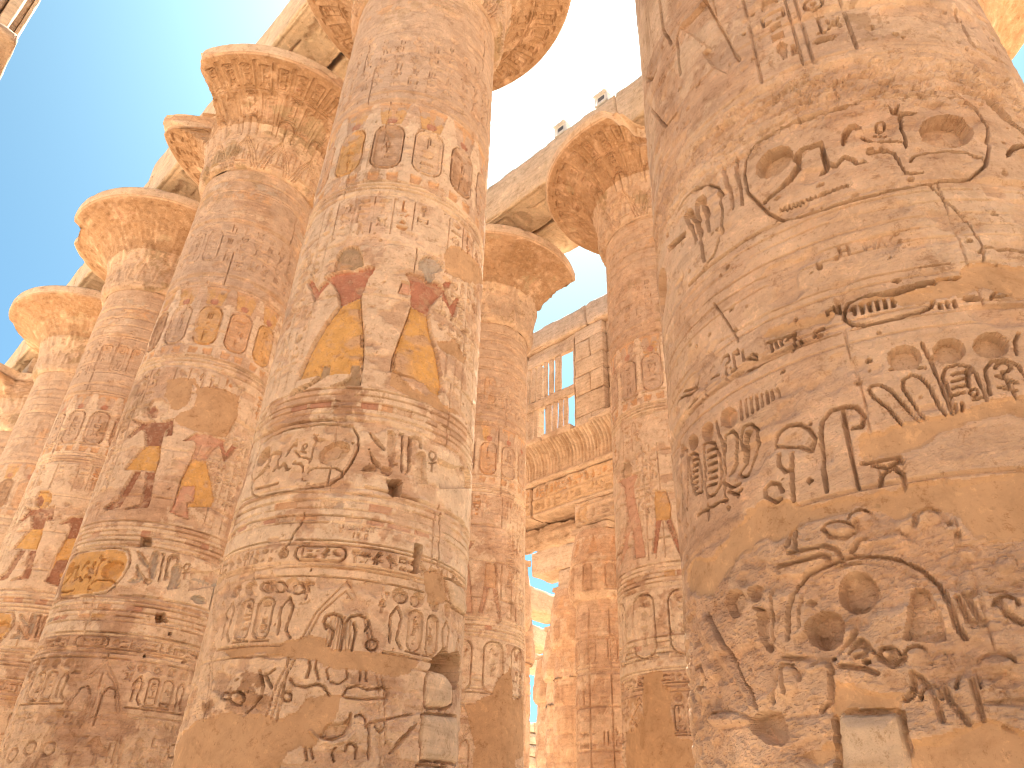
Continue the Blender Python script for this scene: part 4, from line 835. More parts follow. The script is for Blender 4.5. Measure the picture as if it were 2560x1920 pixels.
('p',[(-200.26,2.822),(-200.69,2.792),(-201.5,2.771),(-202.57,2.763),(-203.69,2.771),(-204.65,2.792),(-205.23,2.823),(-205.29,2.858),(-204.8,2.889),(-203.89,2.91),(-202.76,2.916),(-201.65,2.908),(-200.78,2.886),(-200.29,2.856)],{'d':-0.05}),
('l',[(-205.44,2.873),(-204.92,2.898),(-204.12,2.915),(-203.16,2.924),(-202.17,2.922),(-201.28,2.91),(-200.57,2.89),(-200.12,2.864),(-199.98,2.835)],{'w':0.018,'d':0.03}),
('p',[(-172.01,3.118),(-172.34,3.097),(-172.95,3.083),(-173.74,3.077),(-174.55,3.083),(-175.22,3.097),(-175.61,3.119),(-175.65,3.142),(-175.32,3.163),(-174.68,3.178),(-173.87,3.182),(-173.06,3.177),(-172.41,3.162),(-172.03,3.141)],{'d':-0.05}),
('l',[(-175.75,3.152),(-175.39,3.169),(-174.84,3.181),(-174.16,3.187),(-173.45,3.186),(-172.78,3.178),(-172.25,3.165),(-171.91,3.147),(-171.79,3.127)],{'w':0.018,'d':0.03}),
('p',[(-163.12,2.232),(-163.62,2.192),(-164.29,2.16),(-165.01,2.143),(-165.65,2.144),(-166.08,2.162),(-166.21,2.196),(-166.01,2.237),(-165.52,2.278),(-164.84,2.311),(-164.1,2.329),(-163.45,2.327),(-163.03,2.308),(-162.91,2.274)],{'d':-0.05}),
('l',[(-166.0,2.254),(-165.53,2.288),(-164.94,2.316),(-164.3,2.334),(-163.69,2.34),(-163.19,2.333),(-162.86,2.314),(-162.74,2.286),(-162.85,2.251)],{'w':0.018,'d':0.03}),
('p',[(-168.55,2.201),(-168.89,2.174),(-169.41,2.152),(-170.0,2.141),(-170.56,2.142),(-170.97,2.155),(-171.15,2.178),(-171.06,2.205),(-170.72,2.233),(-170.19,2.255),(-169.58,2.266),(-169.02,2.265),(-168.62,2.252),(-168.45,2.229)],{'d':-0.05}),
('l',[(-171.09,2.217),(-170.75,2.24),(-170.29,2.258),(-169.77,2.27),(-169.26,2.274),(-168.81,2.269),(-168.49,2.256),(-168.33,2.237),(-168.34,2.214)],{'w':0.018,'d':0.03}),
('p',[(-190.54,2.347),(-190.99,2.312),(-191.8,2.286),(-192.82,2.274),(-193.87,2.277),(-194.74,2.297),(-195.24,2.328),(-195.25,2.365),(-194.77,2.4),(-193.9,2.427),(-192.83,2.439),(-191.79,2.434),(-190.97,2.414),(-190.53,2.383)],{'d':-0.05}),
('l',[(-195.38,2.38),(-194.87,2.41),(-194.11,2.432),(-193.2,2.445),(-192.27,2.447),(-191.43,2.438),(-190.77,2.419),(-190.36,2.393),(-190.26,2.362)],{'w':0.018,'d':0.03}),
('p',[(-203.47,2.204),(-204.16,2.189),(-205.95,2.182),(-208.67,2.183),(-212.03,2.193),(-215.51,2.213),(-218.26,2.237),(-219.24,2.259),(-217.93,2.272),(-214.98,2.275),(-211.44,2.27),(-208.13,2.258),(-205.54,2.241),(-203.94,2.222)],{'d':-0.05}),
('l',[(-220.23,2.27),(-218.57,2.279),(-215.89,2.281),(-212.81,2.277),(-209.8,2.269),(-207.15,2.257),(-205.06,2.242),(-203.64,2.226),(-202.95,2.21)],{'w':0.018,'d':0.03}),
('p',[(-157.81,2.345),(-158.18,2.328),(-158.89,2.315),(-159.81,2.309),(-160.76,2.31),(-161.55,2.319),(-162.03,2.334),(-162.09,2.352),(-161.73,2.369),(-161.0,2.382),(-160.07,2.388),(-159.11,2.387),(-158.32,2.378),(-157.86,2.363)],{'d':-0.05}),
('l',[(-162.22,2.359),(-161.82,2.373),(-161.19,2.385),(-160.41,2.391),(-159.57,2.393),(-158.78,2.389),(-158.14,2.38),(-157.71,2.368),(-157.56,2.353)],{'w':0.018,'d':0.03}),
('p',[(-166.82,2.975),(-167.18,2.962),(-167.95,2.954),(-169.0,2.952),(-170.13,2.958),(-171.11,2.97),(-171.75,2.986),(-171.9,3.003),(-171.53,3.016),(-170.73,3.024),(-169.65,3.025),(-168.52,3.019),(-167.56,3.007),(-166.96,2.991)],{'d':-0.05}),
('l',[(-172.08,3.01),(-171.67,3.021),(-170.96,3.027),(-170.06,3.029),(-169.08,3.026),(-168.14,3.019),(-167.35,3.008),(-166.81,2.995),(-166.57,2.981)],{'w':0.018,'d':0.03}),
],
'T_v':[
('p',[(-123.13,6.291),(-121.03,6.26),(-113.9,6.051),(-113.97,6.002),(-116.55,6.052),(-119.9,6.149)],{'c':'G','d':0.055,'f':0.7}),
('p',[(-121.07,6.011),(-118.5,5.893),(-114.67,5.785),(-115.12,5.736),(-118.97,5.822)],{'c':'G','d':0.055,'f':0.7}),
('p',[(-113.64,6.325),(-111.67,6.346),(-110.25,6.299),(-109.31,6.127),(-108.89,5.801),(-110.79,5.805),(-112.77,6.036)],{'c':'G','d':0.055,'f':0.7}),
('p',[(-103.83,6.239),(-103.34,6.307),(-101.61,6.346),(-96.97,6.35),(-95.85,6.191),(-97.18,6.184),(-98.23,6.303),(-101.79,6.289),(-100.99,5.799),(-102.26,5.788)],{'c':None,'d':0.055,'f':0.7}),
('p',[(-99.13,6.075),(-97.41,6.137),(-95.08,6.156),(-93.28,6.111),(-92.87,5.875),(-91.47,5.714),(-98.37,5.65),(-97.79,5.915)],{'c':'G','d':0.055,'f':0.7}),
('p',[(-86.59,6.149),(-80.75,6.145),(-73.77,6.176),(-63.31,6.323),(-55.47,6.34),(-49.22,6.135),(-84.26,5.702)],{'c':None,'d':0.055,'f':0.7}),
('p',[(-122.97,5.677),(-121.67,5.739),(-118.66,5.781),(-115.75,5.779),(-116.74,5.705),(-118.86,5.678)],{'c':'G','d':0.055,'f':0.7}),
('p',[(-114.95,5.741),(-113.51,5.788),(-109.81,5.778),(-109.22,5.713),(-111.01,5.659),(-113.74,5.684)],{'c':None,'d':0.055,'f':0.7}),
('l',[(-87.81,6.176),(-88.11,6.126),(-89.16,6.089),(-90.45,6.084),(-91.38,6.111),(-91.55,6.159),(-90.87,6.205),(-89.63,6.227),(-88.42,6.216),(-87.81,6.176)],{'w':0.016,'d':0.04}),
('l',[(-89.48,6.085),(-89.58,5.909)],{'w':0.018,'d':0.04}),
('l',[(-91.25,6.014),(-87.25,6.069)],{'w':0.016,'d':0.04}),
('l',[(-108.07,6.316),(-106.65,6.317),(-104.96,5.766)],{'w':0.02,'d':0.04}),
],
'N_fig':[
('p',[(-205.56,9.544),(-200.68,9.702),(-193.54,9.682),(-190.13,9.525),(-189.38,9.329),(-197.22,9.281),(-203.24,9.352)],{'c':'S','d':0.03}),
('p',[(-213.54,9.371),(-200.1,9.314),(-183.95,9.258),(-185.26,9.154),(-189.02,8.982),(-188.55,8.692),(-202.99,8.817),(-202.31,9.073)],{'c':'P','d':0.03}),
('p',[(-202.04,8.806),(-188.55,8.692),(-184.59,8.078),(-180.94,7.142),(-192.16,7.176),(-193.83,7.961),(-201.93,7.449),(-211.8,7.154),(-213.36,7.362),(-198.49,8.205)],{'c':'P','d':0.025}),
('p',[(-169.28,8.664),(-159.48,8.635),(-156.6,8.252),(-157.38,7.963),(-161.33,7.931),(-170.17,7.952),(-170.12,8.319)],{'c':'Y','d':0.025}),
('p',[(-170.17,7.952),(-165.25,7.949),(-168.83,7.491),(-171.25,7.178),(-174.57,7.196),(-171.87,7.602)],{'c':'R','d':0.03}),
('p',[(-161.33,7.931),(-157.45,7.94),(-152.42,7.336),(-151.19,7.014),(-153.67,7.156),(-157.79,7.537)],{'c':'R','d':0.03}),
],
'N_plaster':[
('plaster',[(-189.18,4.573),(-180.92,4.643),(-173.1,4.6),(-172.96,4.368),(-167.42,4.28),(-168.84,3.762),(-166.54,3.363),(-156.35,3.322),(-151.85,3.183),(-154.48,2.377),(-220.51,2.406),(-216.95,3.583),(-201.74,3.575),(-192.15,3.811)],{}),
],
'P_plaster':[
('plaster',[(-131.7,4.545),(-106.68,4.895),(-99.95,5.326),(-89.52,5.578),(-86.96,5.696),(-80.56,5.305),(-80.03,4.841),(-46.13,5.156),(-46.27,3.555),(-74.95,3.378),(-70.14,2.548),(-124.09,2.469),(-120.24,3.558),(-127.54,4.21)],{}),
],
}
# ------------------------------------------------------------------ columns of the hall
PXM = 736.0                       # focal length in picture widths, used only to choose mesh density
R0 = 1.7
ROW_A, ROW_B, STEP = 5.761, 15.334, 7.869
Y_A0, Y_B0 = 1.42, 1.55
ZR = 17.44
def rad_shaft(z):
    z = np.asarray(z, np.float32)
    return R0-0.0109*(z-8)-.25*np.clip((1.1-z)/1.1, 0, 1)**2
def dens_phi(camphi, dist, k, back=.6, lim=98):
    ds = math.degrees(k*dist/PXM/R0)
    out = []; a = 0.
    half = []
    while a < 180:
        half.append(a)
        st = ds if a < 55 else ds*1.5 if a < lim else max(ds*1.5, math.degrees(back/R0))
        a += st
    half = half[:-1]
    out = [-h for h in half[:0:-1]]+half
    return np.radians(np.array(out+[(half[-1]+180)/2]))+camphi
def dens_z(z0, z1, lo, hi, dh, k, coarse=.35):
    z = z0; o = []
    while z < z1:
        o.append(z)
        if lo <= z <= hi:
            D2 = dh*dh+(z-CAM_H)**2
            z += k*D2/(PXM*dh)
        else:
            z += coarse if (z+coarse < lo or z > hi) else max(.03, lo-z if z < lo else coarse)
    o.append(z1)
    return np.array(o)

class Skin:
    """surface of revolution with carved relief, split into parts by an id per face"""
    def __init__(s, cx, cy, phi, rr, zz, tt, smul=R0):
        s.cx, s.cy, s.phi = cx, cy, phi
        s.rr, s.zz, s.tt = [np.asarray(a, np.float32) for a in (rr, zz, tt)]
        s.cv = Canvas(phi*smul, s.tt)
        s.rough = np.ones(s.cv.K.shape, np.float32)
        s.break_r = None
    def build(s, parent, seed, parts, drums=None, bump=1.):
        """parts: {id: (name, material, label)}, drums: list of row values where a new part begins"""
        cv = s.cv
        nz, nx = cv.K.shape
        P = s.phi[None, :].astype(np.float32)
        r = s.rr[:, None]; z = s.zz[:, None]
        cx, sx = np.cos(P), np.sin(P)
        X = s.cx+r*cx; Y = s.cy+r*sx; Z = np.broadcast_to(z, X.shape)
        o = seed*7.77
        fine = cv.dx < .03
        fine2 = cv.dx < .045
        lowf = fbm(X+o, Y, Z, .8, 3)
        med = fbm(X, Y+o, Z, 4.2, 3, .6)
        bed = fbm(X*.8, Y*.8, Z*5+o, 1.4, 3, .6)
        er = fbm(X+o, Y+o, Z*1.3, .75, 4, .6)
        chip = sstep(.16, .38, fbm(X, Y, Z*1.6+o, 2.6, 3, .6)*s.rough)
        h = .014*lowf+.009*med*s.rough+.008*bed*s.rough-.024*chip
        if fine:
            h = h+(.005*fbm(X, Y, Z, 22, 2, .7)+.004*fbm(X, Y, Z*2, 55, 2, .7))*s.rough
        h = h*bump
        keep = 1-.6*sstep(.22, .5, er)*np.clip(s.rough, 0, 1.2)
        keep = np.clip(keep-.8*chip, 0, 1)
        rx = np.clip(s.rough-1, 0, 2)
        if rx.max() > .2:
            h = h-(.022*sstep(.05, .16, fbm(X, Y, Z*2.2+o, 4.5, 4, .7))+.016*sstep(.1, .16, fbm(X+o, Y, Z*1.6, 11, 3, .7)))*rx
        keep = np.where(cv.K > .024, np.maximum(keep, .75), keep)
        gain = 1.0+min(1.5, cv.dx/.012)
        K = cv.K*(1+gain*np.exp(-cv.K/.05))
        h = h-K*keep+cv.RS
        hp = -.014+.010*lowf+.0015*fbm(X, Y, Z, 9, 2)+cv.RS
        h = h*(1-cv.PL)+hp*cv.PL-cv.HO
        # normal of the profile
        dr = np.gradient(s.rr); dz = np.gradient(s.zz)
        L = np.sqrt(dr*dr+dz*dz)+1e-9
        nr, nzv = (dz/L)[:, None], (-dr/L)[:, None]
        rad = r+h*nr
        ZZ = Z+h*nzv
        if s.break_r is not None:
            rad = s.break_r(P, rad, ZZ, X, Y, Z)
        V = np.stack([rad*cx, rad*sx, ZZ], -1).reshape(-1, 3)
        A = cv.A*(1-cv.PL)*np.clip(1-.7*chip, 0, 1)*(1-.35*sstep(.2, .5, er))
        col = np.concatenate([cv.C, A[..., None]], -1).reshape(-1, 4)
        idx = np.arange(nz*nx, dtype=np.int32).reshape(nz, nx)
        nxt = np.roll(idx, -1, axis=1)
        a, b, c, d = idx[:-1], nxt[:-1], nxt[1:], idx[1:]
        F4 = np.stack([a, b, c, d], -1).reshape(-1, 4)
        ID = cv.ID[:-1].astype(np.int32).copy()
        if drums:
            zc = (s.tt[:-1]+s.tt[1:])/2
            dn = 1000+np.searchsorted(np.array(drums), zc)
            ID = np.where(ID == 0, dn[:, None], ID)
        ID = ID.reshape(-1)
        made = []
        for i in np.unique(ID):
            fs = F4[ID == i]
            if len(fs) < 6:
                fs2 = fs
            u, inv = np.unique(fs, return_inverse=True)
            if i >= 1000 or i == 0:
                nm, mt, lb = parts[0]
            else:
                nm, mt, lb = parts[int(i)]
            made.append(mesh_np(nm, V[u], inv.reshape(-1, 4).astype(np.int32), mt, parent, col[u], lb, smooth=not fine2))
        return made

def putf(cv, feats, camphi, idmap=None, dphi=0., dz=0., cmap=None, pa=.8):
    cd_ = math.degrees(camphi)
    def fx(p):
        return math.radians((p+dphi-cd_+180) % 360-180+cd_)*R0
    for kind, pts, kw in feats:
        if cmap and kw.get('c') in cmap:
            kw = dict(kw, c=cmap[kw['c']])
        q = [(fx(p), z+dz) for p, z in pts]
        if max(a[0] for a in q)-min(a[0] for a in q) > 5:
            continue
        if kind == 'p':
            cl = cv.win(min(a[0] for a in q), max(a[0] for a in q), min(a[1] for a in q), max(a[1] for a in q))
            if cl and kw.get('c'):
                mm = cv.inside(cl[1], cl[2], q)
                cv.K[cl[0]][mm] = 0
            dd = kw.get('d', .03)
            cv.poly(q, dd, kw.get('c'), pa, f=(.55 if kw.get('c') else max(.8, kw.get('f', .4))), fall=(.07 if kw.get('c') else .035), ident=(idmap or {}).get('fig', 0) if kw.get('c') else 0)
            if kw.get('c') and dd > 0 and cv.dx < .04:
                cv.line(q+[q[0]], .011, .034)
        elif kind == 'l':
            cv.line(q, kw.get('w', .02)*cv.wscale, kw.get('d', .03), kw.get('c'))
        elif kind == 'cartouche':
            cv.poly(q, 0, kw.get('c'), .5, ident=(idmap or {}).get('cart', 0))
        elif kind in ('plaster', 'stain'):
            cv.area(q, kind, ident=(idmap or {}).get('plaster', 0), rough=.07)
        elif kind == 'stoneblock':
            cv.area(q, kind, ident=(idmap or {}).get('block', 0), rough=.03)
        elif kind == 'hole':
            cv.area(q, 'hole', d=kw.get('d', .3), rough=.03)

FONT = {'G': [[(1, .8), (.6, 1), (.2, .9), (0, .5), (.2, .1), (.6, 0), (1, .2), (1, .5), (.6, .5)]], 'O': [_arc(.5, .5, .5, .5)],
        'R': [[(0, 0), (0, 1), (.7, 1), (.9, .75), (.7, .5), (0, .5)], [(.5, .5), (1, 0)]], 'D': [[(0, 0), (0, 1), (.6, 1), (1, .5), (.6, 0), (0, 0)]],
        'N': [[(0, 0), (0, 1), (1, 0), (1, 1)]], 'H': [[(0, 0), (0, 1)], [(1, 0), (1, 1)], [(0, .5), (1, .5)]], 'M': [[(0, 0), (0, 1), (.5, .3), (1, 1), (1, 0)]],
        '1': [[(.5, 0), (.5, 1)]], '8': [_arc(.5, .75, .35, .25), _arc(.5, .25, .4, .25)], '2': [[(0, .8), (.5, 1), (.9, .7), (0, 0), (1, 0)]], 'U': [[(0, 1), (0, .2), (.5, 0), (1, .2), (1, 1)]],
        'C': [[(1, .85), (.5, 1), (0, .5), (.5, 0), (1, .15)]], 'A': [[(0, 0), (.5, 1), (1, 0)], [(.2, .4), (.8, .4)]], ' ': []}
def scratch(cv, txt, x, z, h, slope=0., d=.012):
    for ch in txt:
        for ln in FONT[ch]:
            cv.line([(x+p*h*.7, z+q*h+slope*(p*h*.7)) for p, q in ln], .008, d)
        x += h*1.0; z += slope*h

def decor(cv, camphi, key, rng):
    """all registers of a great column, by height"""
    span = math.radians(102)*R0
    lo, hi = camphi*R0-span, camphi*R0+span
    cdg = math.degrees(camphi)
    def fx(p):
        return math.radians((p-cdg+180) % 360-180+cdg)*R0
    def hl(z, w=.014, d=.016, c=None):
        n = 14
        j = rng.uniform(-.006, .006)
        if key == 'R':
            w, d = w*.6, d*.45
        a = lo
        while a < hi:                      # worn away here and there
            b = a+rng.uniform(.5, 1.6)
            cv.line([(a, z+j), (b, z+j+rng.uniform(-.004, .004))], w, d*rng.choice([1, 1, .8, .45]), c)
            a = b+rng.choice([0, 0, .06])
    sd = rng.uniform(0, 90)
    top = key != 'R'
    if top:
        # ribbons below the capital
        for z0, z1, c, a in ((17.05, 17.4, 'L', .5), (16.7, 17.0, 'G', .45), (16.3, 16.6, 'O', .5), (15.95, 16.2, 'G', .4), (15.6, 15.85, 'L', .5), (13.6, 15.4, 'M', .35), (13.3, 13.55, 'L', .5)):
            cv.zone(z0, z1, c, a, sd, lo, hi); sd += 3
        for z in (17.02, 16.66, 16.24, 15.9, 15.5, 15.42, 13.6, 13.55, 13.3):
            hl(z, .016, .02)
        # faint register with name rings and signs
        x = lo+rng.uniform(0, .4)
        while x < hi:
            if rng.random() < .35:
                cart_v(cv, x+.2, .4, 14.05, 15.1, .014, rng, 'O', .35)
                x += .52
            else:
                text_col(cv, x+.13, .26, 13.75, 15.3, .014, rng)
                x += .36
        # orange uprights, then the frieze of name rings with plumes and discs
        x = lo
        i = 0
        cv.zone(11.0, 13.2, 'W', .6, sd+5, lo, hi, 1.1, -.12)
        while x < hi:
            wv = .62
            ph = (x/R0)
            cv.poly([(x, 13.2), (x+.12, 12.78), (x+wv-.12, 12.78), (x+wv, 13.2)], .012, 'O', .62, f=.8)
            plumes(cv, x+.31, .62, 12.62, .5, .02, 'Y', .55)
            cv.poly(rrect(x+.03, x+wv-.03, 11.42, 12.6, .24), .0, rng.choice(['Y', 'O', 'O', 'B', 'L']), .55)
            cart_v(cv, x+.31, .56, 11.45, 12.58, .026, rng, ident=30 if key in 'MB' else 0)
            cv.poly([(x+wv+.02, 11.4), (x+wv+.12, 11.4), (x+wv+.12, 12.7), (x+wv+.02, 12.7)], 0, 'W', .7)
            cv.poly([(x+.04, 11.16), (x+.22, 11.16), (x+.26, 11.32), (x+.04, 11.36)], .015, 'O', .6, f=.9)
            cv.poly([(x+.40, 11.16), (x+.58, 11.16), (x+.58, 11.36), (x+.36, 11.32)], .015, 'O', .6, f=.9)
            x += .76
            i += 1
        cv.zone(10.75, 11.12, 'W', .65, sd+9, lo, hi, 1., -.1)
        for z in (13.22, 11.1, 11.03, 10.93, 10.83):
            hl(z, .018, .024)
        # the great scene: ground coat, header signs, upright columns of text
        cv.zone(6.95, 10.78, 'W', .62, sd+13, lo, hi, .7, -.1)
        cv.zone(7.0, 10.8, 'M', .5, sd+15, lo, hi, 1.6, .12)
        x = lo
        while x < hi:
            if rng.random() < .75:
                z0 = rng.uniform(9.75, 10.1)
                cv.line([(x-.17, z0), (x-.17, 10.72)], .012, .014)
                text_col(cv, x, .26, z0, 10.7, .022, rng, rng.choice([None, None, 'O', 'L']))
            x += .34
        for pc in (-183, -176, -169, -91, -84, -77, -70, -63):
            x = fx(pc)
            z0 = rng.uniform(7.1, 8.2)
            text_col(cv, x, .22, z0, 9.8, .02, rng)
            cv.line([(x+.15, 7.05), (x+.15, 9.9)], .012, .014)
    else:
        cv.zone(6.9, 10, 'W', .4, sd, lo, hi, .8, .05)
        cv.zone(6.9, 10, 'M', .5, sd+4, lo, hi, .9, .05)
        for px_ in (-167, -156):
            text_col(cv, fx(px_), .26, 7.0, 9, .03, rng)
            cv.line([(fx(px_)-.2, 6.95), (fx(px_)-.2, 9)], .014, .015)
            cv.line([(fx(px_)+.2, 6.95), (fx(px_)+.2, 9)], .014, .015)
    # line bands with coloured blocks
    cv.zone(6.32, 6.95, 'W', .75 if key != 'R' else .25, sd+20, lo, hi, 1.2, -.15)
    cv.zone(4.65, 5.35, 'W', .45 if key == 'R' else .85, sd+21, lo, hi, 1.2, -.2 if key != 'R' else .15)
    for z in (6.93, 6.84, 6.72, 6.62, 6.52, 6.40, 5.33, 5.24, 5.12, 5.02, 4.93, 4.70, 4.64, 4.40, 4.34, 4.24):
        hl(z, .013, .02 if key != 'R' else .014)
    if key != 'R':
        for zc, zh in ((6.73, 6.61), (5.23, 5.13), (5.02, 4.95)):
            x = lo
            while x < hi:
                wv = rng.uniform(.16, .34)
                if rng.random() < .55:
                    cv.poly([(x, zh), (x+wv, zh), (x+wv, zc), (x, zc)], .008, rng.choice(['O', 'R', 'P', 'L', 'G', 'L', 'Y']), .5, f=1)
                x += wv+.05
    # the big name band
    cv.zone(5.38, 6.33, 'W', .85 if key != 'R' else .2, sd+23, lo, hi, 1., -.15)
    if key in 'NPQ':
        x = lo
        while x < hi:
            cart_v(cv, x, .62, 4.95, 6.3, .045, rng)
            x += .95
    else:
        if key != 'R':
            putf(cv, [('p', F['T_cart'][1][1], dict(c={'M': 'L', 'B': 'Y', 'C': 'Y', 'D': 'O', 'E': 'L'}[key], d=0))], camphi, pa=.7)
        putf(cv, F['T_cart'], camphi, dict(cart=31))
        putf(cv, F['T_cg'], camphi)
    if key == 'R':
        putf(cv, F['T_cg2'], camphi)
        text_row(cv, fx(-238), fx(-222), 5.45, 6.25, .06, rng)
    elif key not in 'NPQ':
        text_row(cv, lo, fx(-188), 5.46, 6.25, .05, rng, c='G')
        putf(cv, [(p_, q_, dict(k_, c=(None if key == 'M' else k_.get('c')))) for p_, q_, k_ in F['T_v']], camphi, pa=.7)
        if key != 'M':
            text_row(cv, fx(-82), hi, 5.46, 6.2, .05, rng, c='G')
        cv.line([(fx(-120), 5.45), (fx(-95), 5.42), (fx(-60), 5.45)], .02, .03)
    # small text band
    if key == 'R':
        putf(cv, F['R_b3'], camphi)
        putf(cv, [(a, b, dict(k_, d=k_.get('d', .03)*(.7 if a == 'l' and k_.get('d', .03) < .045 else 1))) for a, b, k_ in F['R_ur']], camphi)
        putf(cv, [(a, b, dict(k_, d=k_.get('d', .03)*(.6 if a == 'l' else .9), w=k_.get('w', .02)*.85)) for a, b, k_ in F['R_low']], camphi)
        putf(cv, F['R_line'], camphi)
        scratch(cv, 'H MAC', fx(-166), 4.93, .075, .02, .012)
    else:
        xa = fx(-128)
        text_row(cv, lo, xa-.62, 4.43, 4.62, .028, rng)
        ox = rrect(xa-.5, xa+.12, 4.43, 4.62, .09)
        cv.line(ox, .014, .03)
        text_row(cv, xa-.42, xa+.02, 4.46, 4.59, .03, rng)
        text_row(cv, xa+.2, hi, 4.43, 4.62, .028, rng)
        # sepals and the groups of discs, rings and cobras
        cv.zone(3.2, 4.3, 'Y', .22, sd+31, lo, hi, .8, .1)
        cv.zone(2.0, 4.3, 'B', .5, sd+33, lo, hi, .5, .18)
        pitchx = 2.14
        x = fx(-158)-pitchx*3
        while x < hi+1:
            for q in range(4):
                xx = x-.42+q*.28
                if q in (0, 3):
                    cv.line([(xx-.05, 3.55), (xx-.08, 3.85), (xx, 3.98), (xx+.07, 3.86), (xx+.03, 3.6), (xx+.1, 3.5)], .016, .03)
                else:
                    cart_v(cv, xx, .2, 3.5, 3.98, .03, rng)
                cv.poly(_arc(xx, 4.12, .09, .09, 0, 330, 10), .035, 'R' if q in (1, 2) and key == 'M' else None, .5, f=.3)
                cv.line([(xx-.12, 3.42), (xx+.12, 3.42)], .016, .025)
            text_col(cv, x+.62, .16, 3.85, 4.2, .02, rng); text_col(cv, x-.62, .16, 3.85, 4.2, .02, rng)
            xm = x+pitchx/2
            for s_ in (0, .1):
                cv.line([(xm-.75+s_*.6, 2.0), (xm-.6+s_*.6, 3.0), (xm-.3+s_*.5, 3.8), (xm, 4.2-s_*1.2), (xm+.3-s_*.5, 3.8), (xm+.6-s_*.6, 3.0), (xm+.75-s_*.6, 2.0)], .012, .012)
            for q in range(-3, 4):
                cv.line([(xm+q*.05, 3.2), (xm+q*.035, 3.75)], .01, .01)
            if key != 'M':
                for sg in (-1, 1):
                    cv.line([(xm+sg*.1, 3.1), (xm+sg*.1, 3.6), (xm+sg*.18, 3.74), (xm+sg*.3, 3.7), (xm+sg*.33, 3.58)], .02, .035)
            x += pitchx
        if key == 'M':
            putf(cv, F['M_low'], camphi)
            scratch(cv, 'U GORDON', fx(-128.2), 4.86, .055, -.01, .012); scratch(cv, '18 8', fx(-122.5), 4.76, .05, -.01, .012)
        else:
            # large signs below the sepals
            x = lo+.2
            while x < hi:
                q = rng.random()
                if q < .3: cv.line(_arc(x+.12, rng.uniform(2.55, 2.9), .11, .11, 0, 360, 12), .014, .03)
                elif q < .6: glyph(cv, rng.choice(TALL), x, 2.45, .5, .022, .012)
                else:
                    glyph(cv, rng.choice(FLAT), x, 2.5, .36, .022, .012); glyph(cv, rng.choice(FLAT), x, 2.75, .36, .022, .012)
                x += .36
            text_row(cv, lo, hi, 1.8, 2.1, .025, rng); text_row(cv, lo, hi, 3.08, 3.28, .02, rng)
    # light gradient put into the colour: darker above, paler below for weak ground bounce
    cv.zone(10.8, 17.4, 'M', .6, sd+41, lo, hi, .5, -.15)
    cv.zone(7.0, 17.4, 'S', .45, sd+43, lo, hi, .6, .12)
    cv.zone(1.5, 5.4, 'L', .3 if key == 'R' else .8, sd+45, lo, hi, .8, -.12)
    # figures
    if key == 'M':
        for n_, idn in (('M_back', None), ('M_fig', 11), ('M_fig2', 12), ('M_line', None), ('M_worn', None), ('M_crack', None), ('M_stain', None)):
            fs = F[n_]
            putf(cv, fs, camphi, dict(fig=idn) if idn else None)
        # second pair farther round the shaft, out of sight of the aisle
    elif key in 'BCDE':
        cm = {'B': {}, 'C': {'W': 'Y', 'P': 'D', 'Y': 'Y'}, 'D': {'D': 'R', 'Y': 'O', 'W': 'S', 'P': 'O'}, 'E': {'D': 'O', 'Y': 'L', 'P': 'L'}}[key]
        dp = {'B': 0, 'C': -2.5, 'D': 3, 'E': 6}[key]
        for n_, idn in (('B_fig', 11), ('B_fig2', 12), ('B_line', None)):
            putf(cv, F[n_], camphi, dict(fig=idn), cmap=cm, dphi=dp, pa={'B': .8, 'C': .8, 'D': .6, 'E': .45}[key])
    elif key in 'NPQ':
        putf(cv, F['N_fig'], camphi, dict(fig=11), pa=.6)
        if key == 'P':
            putf(cv, F['N_fig'], camphi, dict(fig=12), dphi=52, dz=-.1, pa=.4, cmap={'R': 'P', 'Y': 'O'})
    # peck marks and small knocks
    for i in range(420 if key in 'MR' else 160):
        x, z = rng.uniform(lo, hi), rng.uniform(1.8, 15)
        if key == 'R': z = rng.uniform(1.8, 8.8)
        r_ = rng.uniform(.008, .022)
        cv.poly(_arc(x, z, r_*rng.uniform(.7, 1.6), r_, 0, 320, 6), rng.uniform(.01, .035), f=1)
    return lo, hi

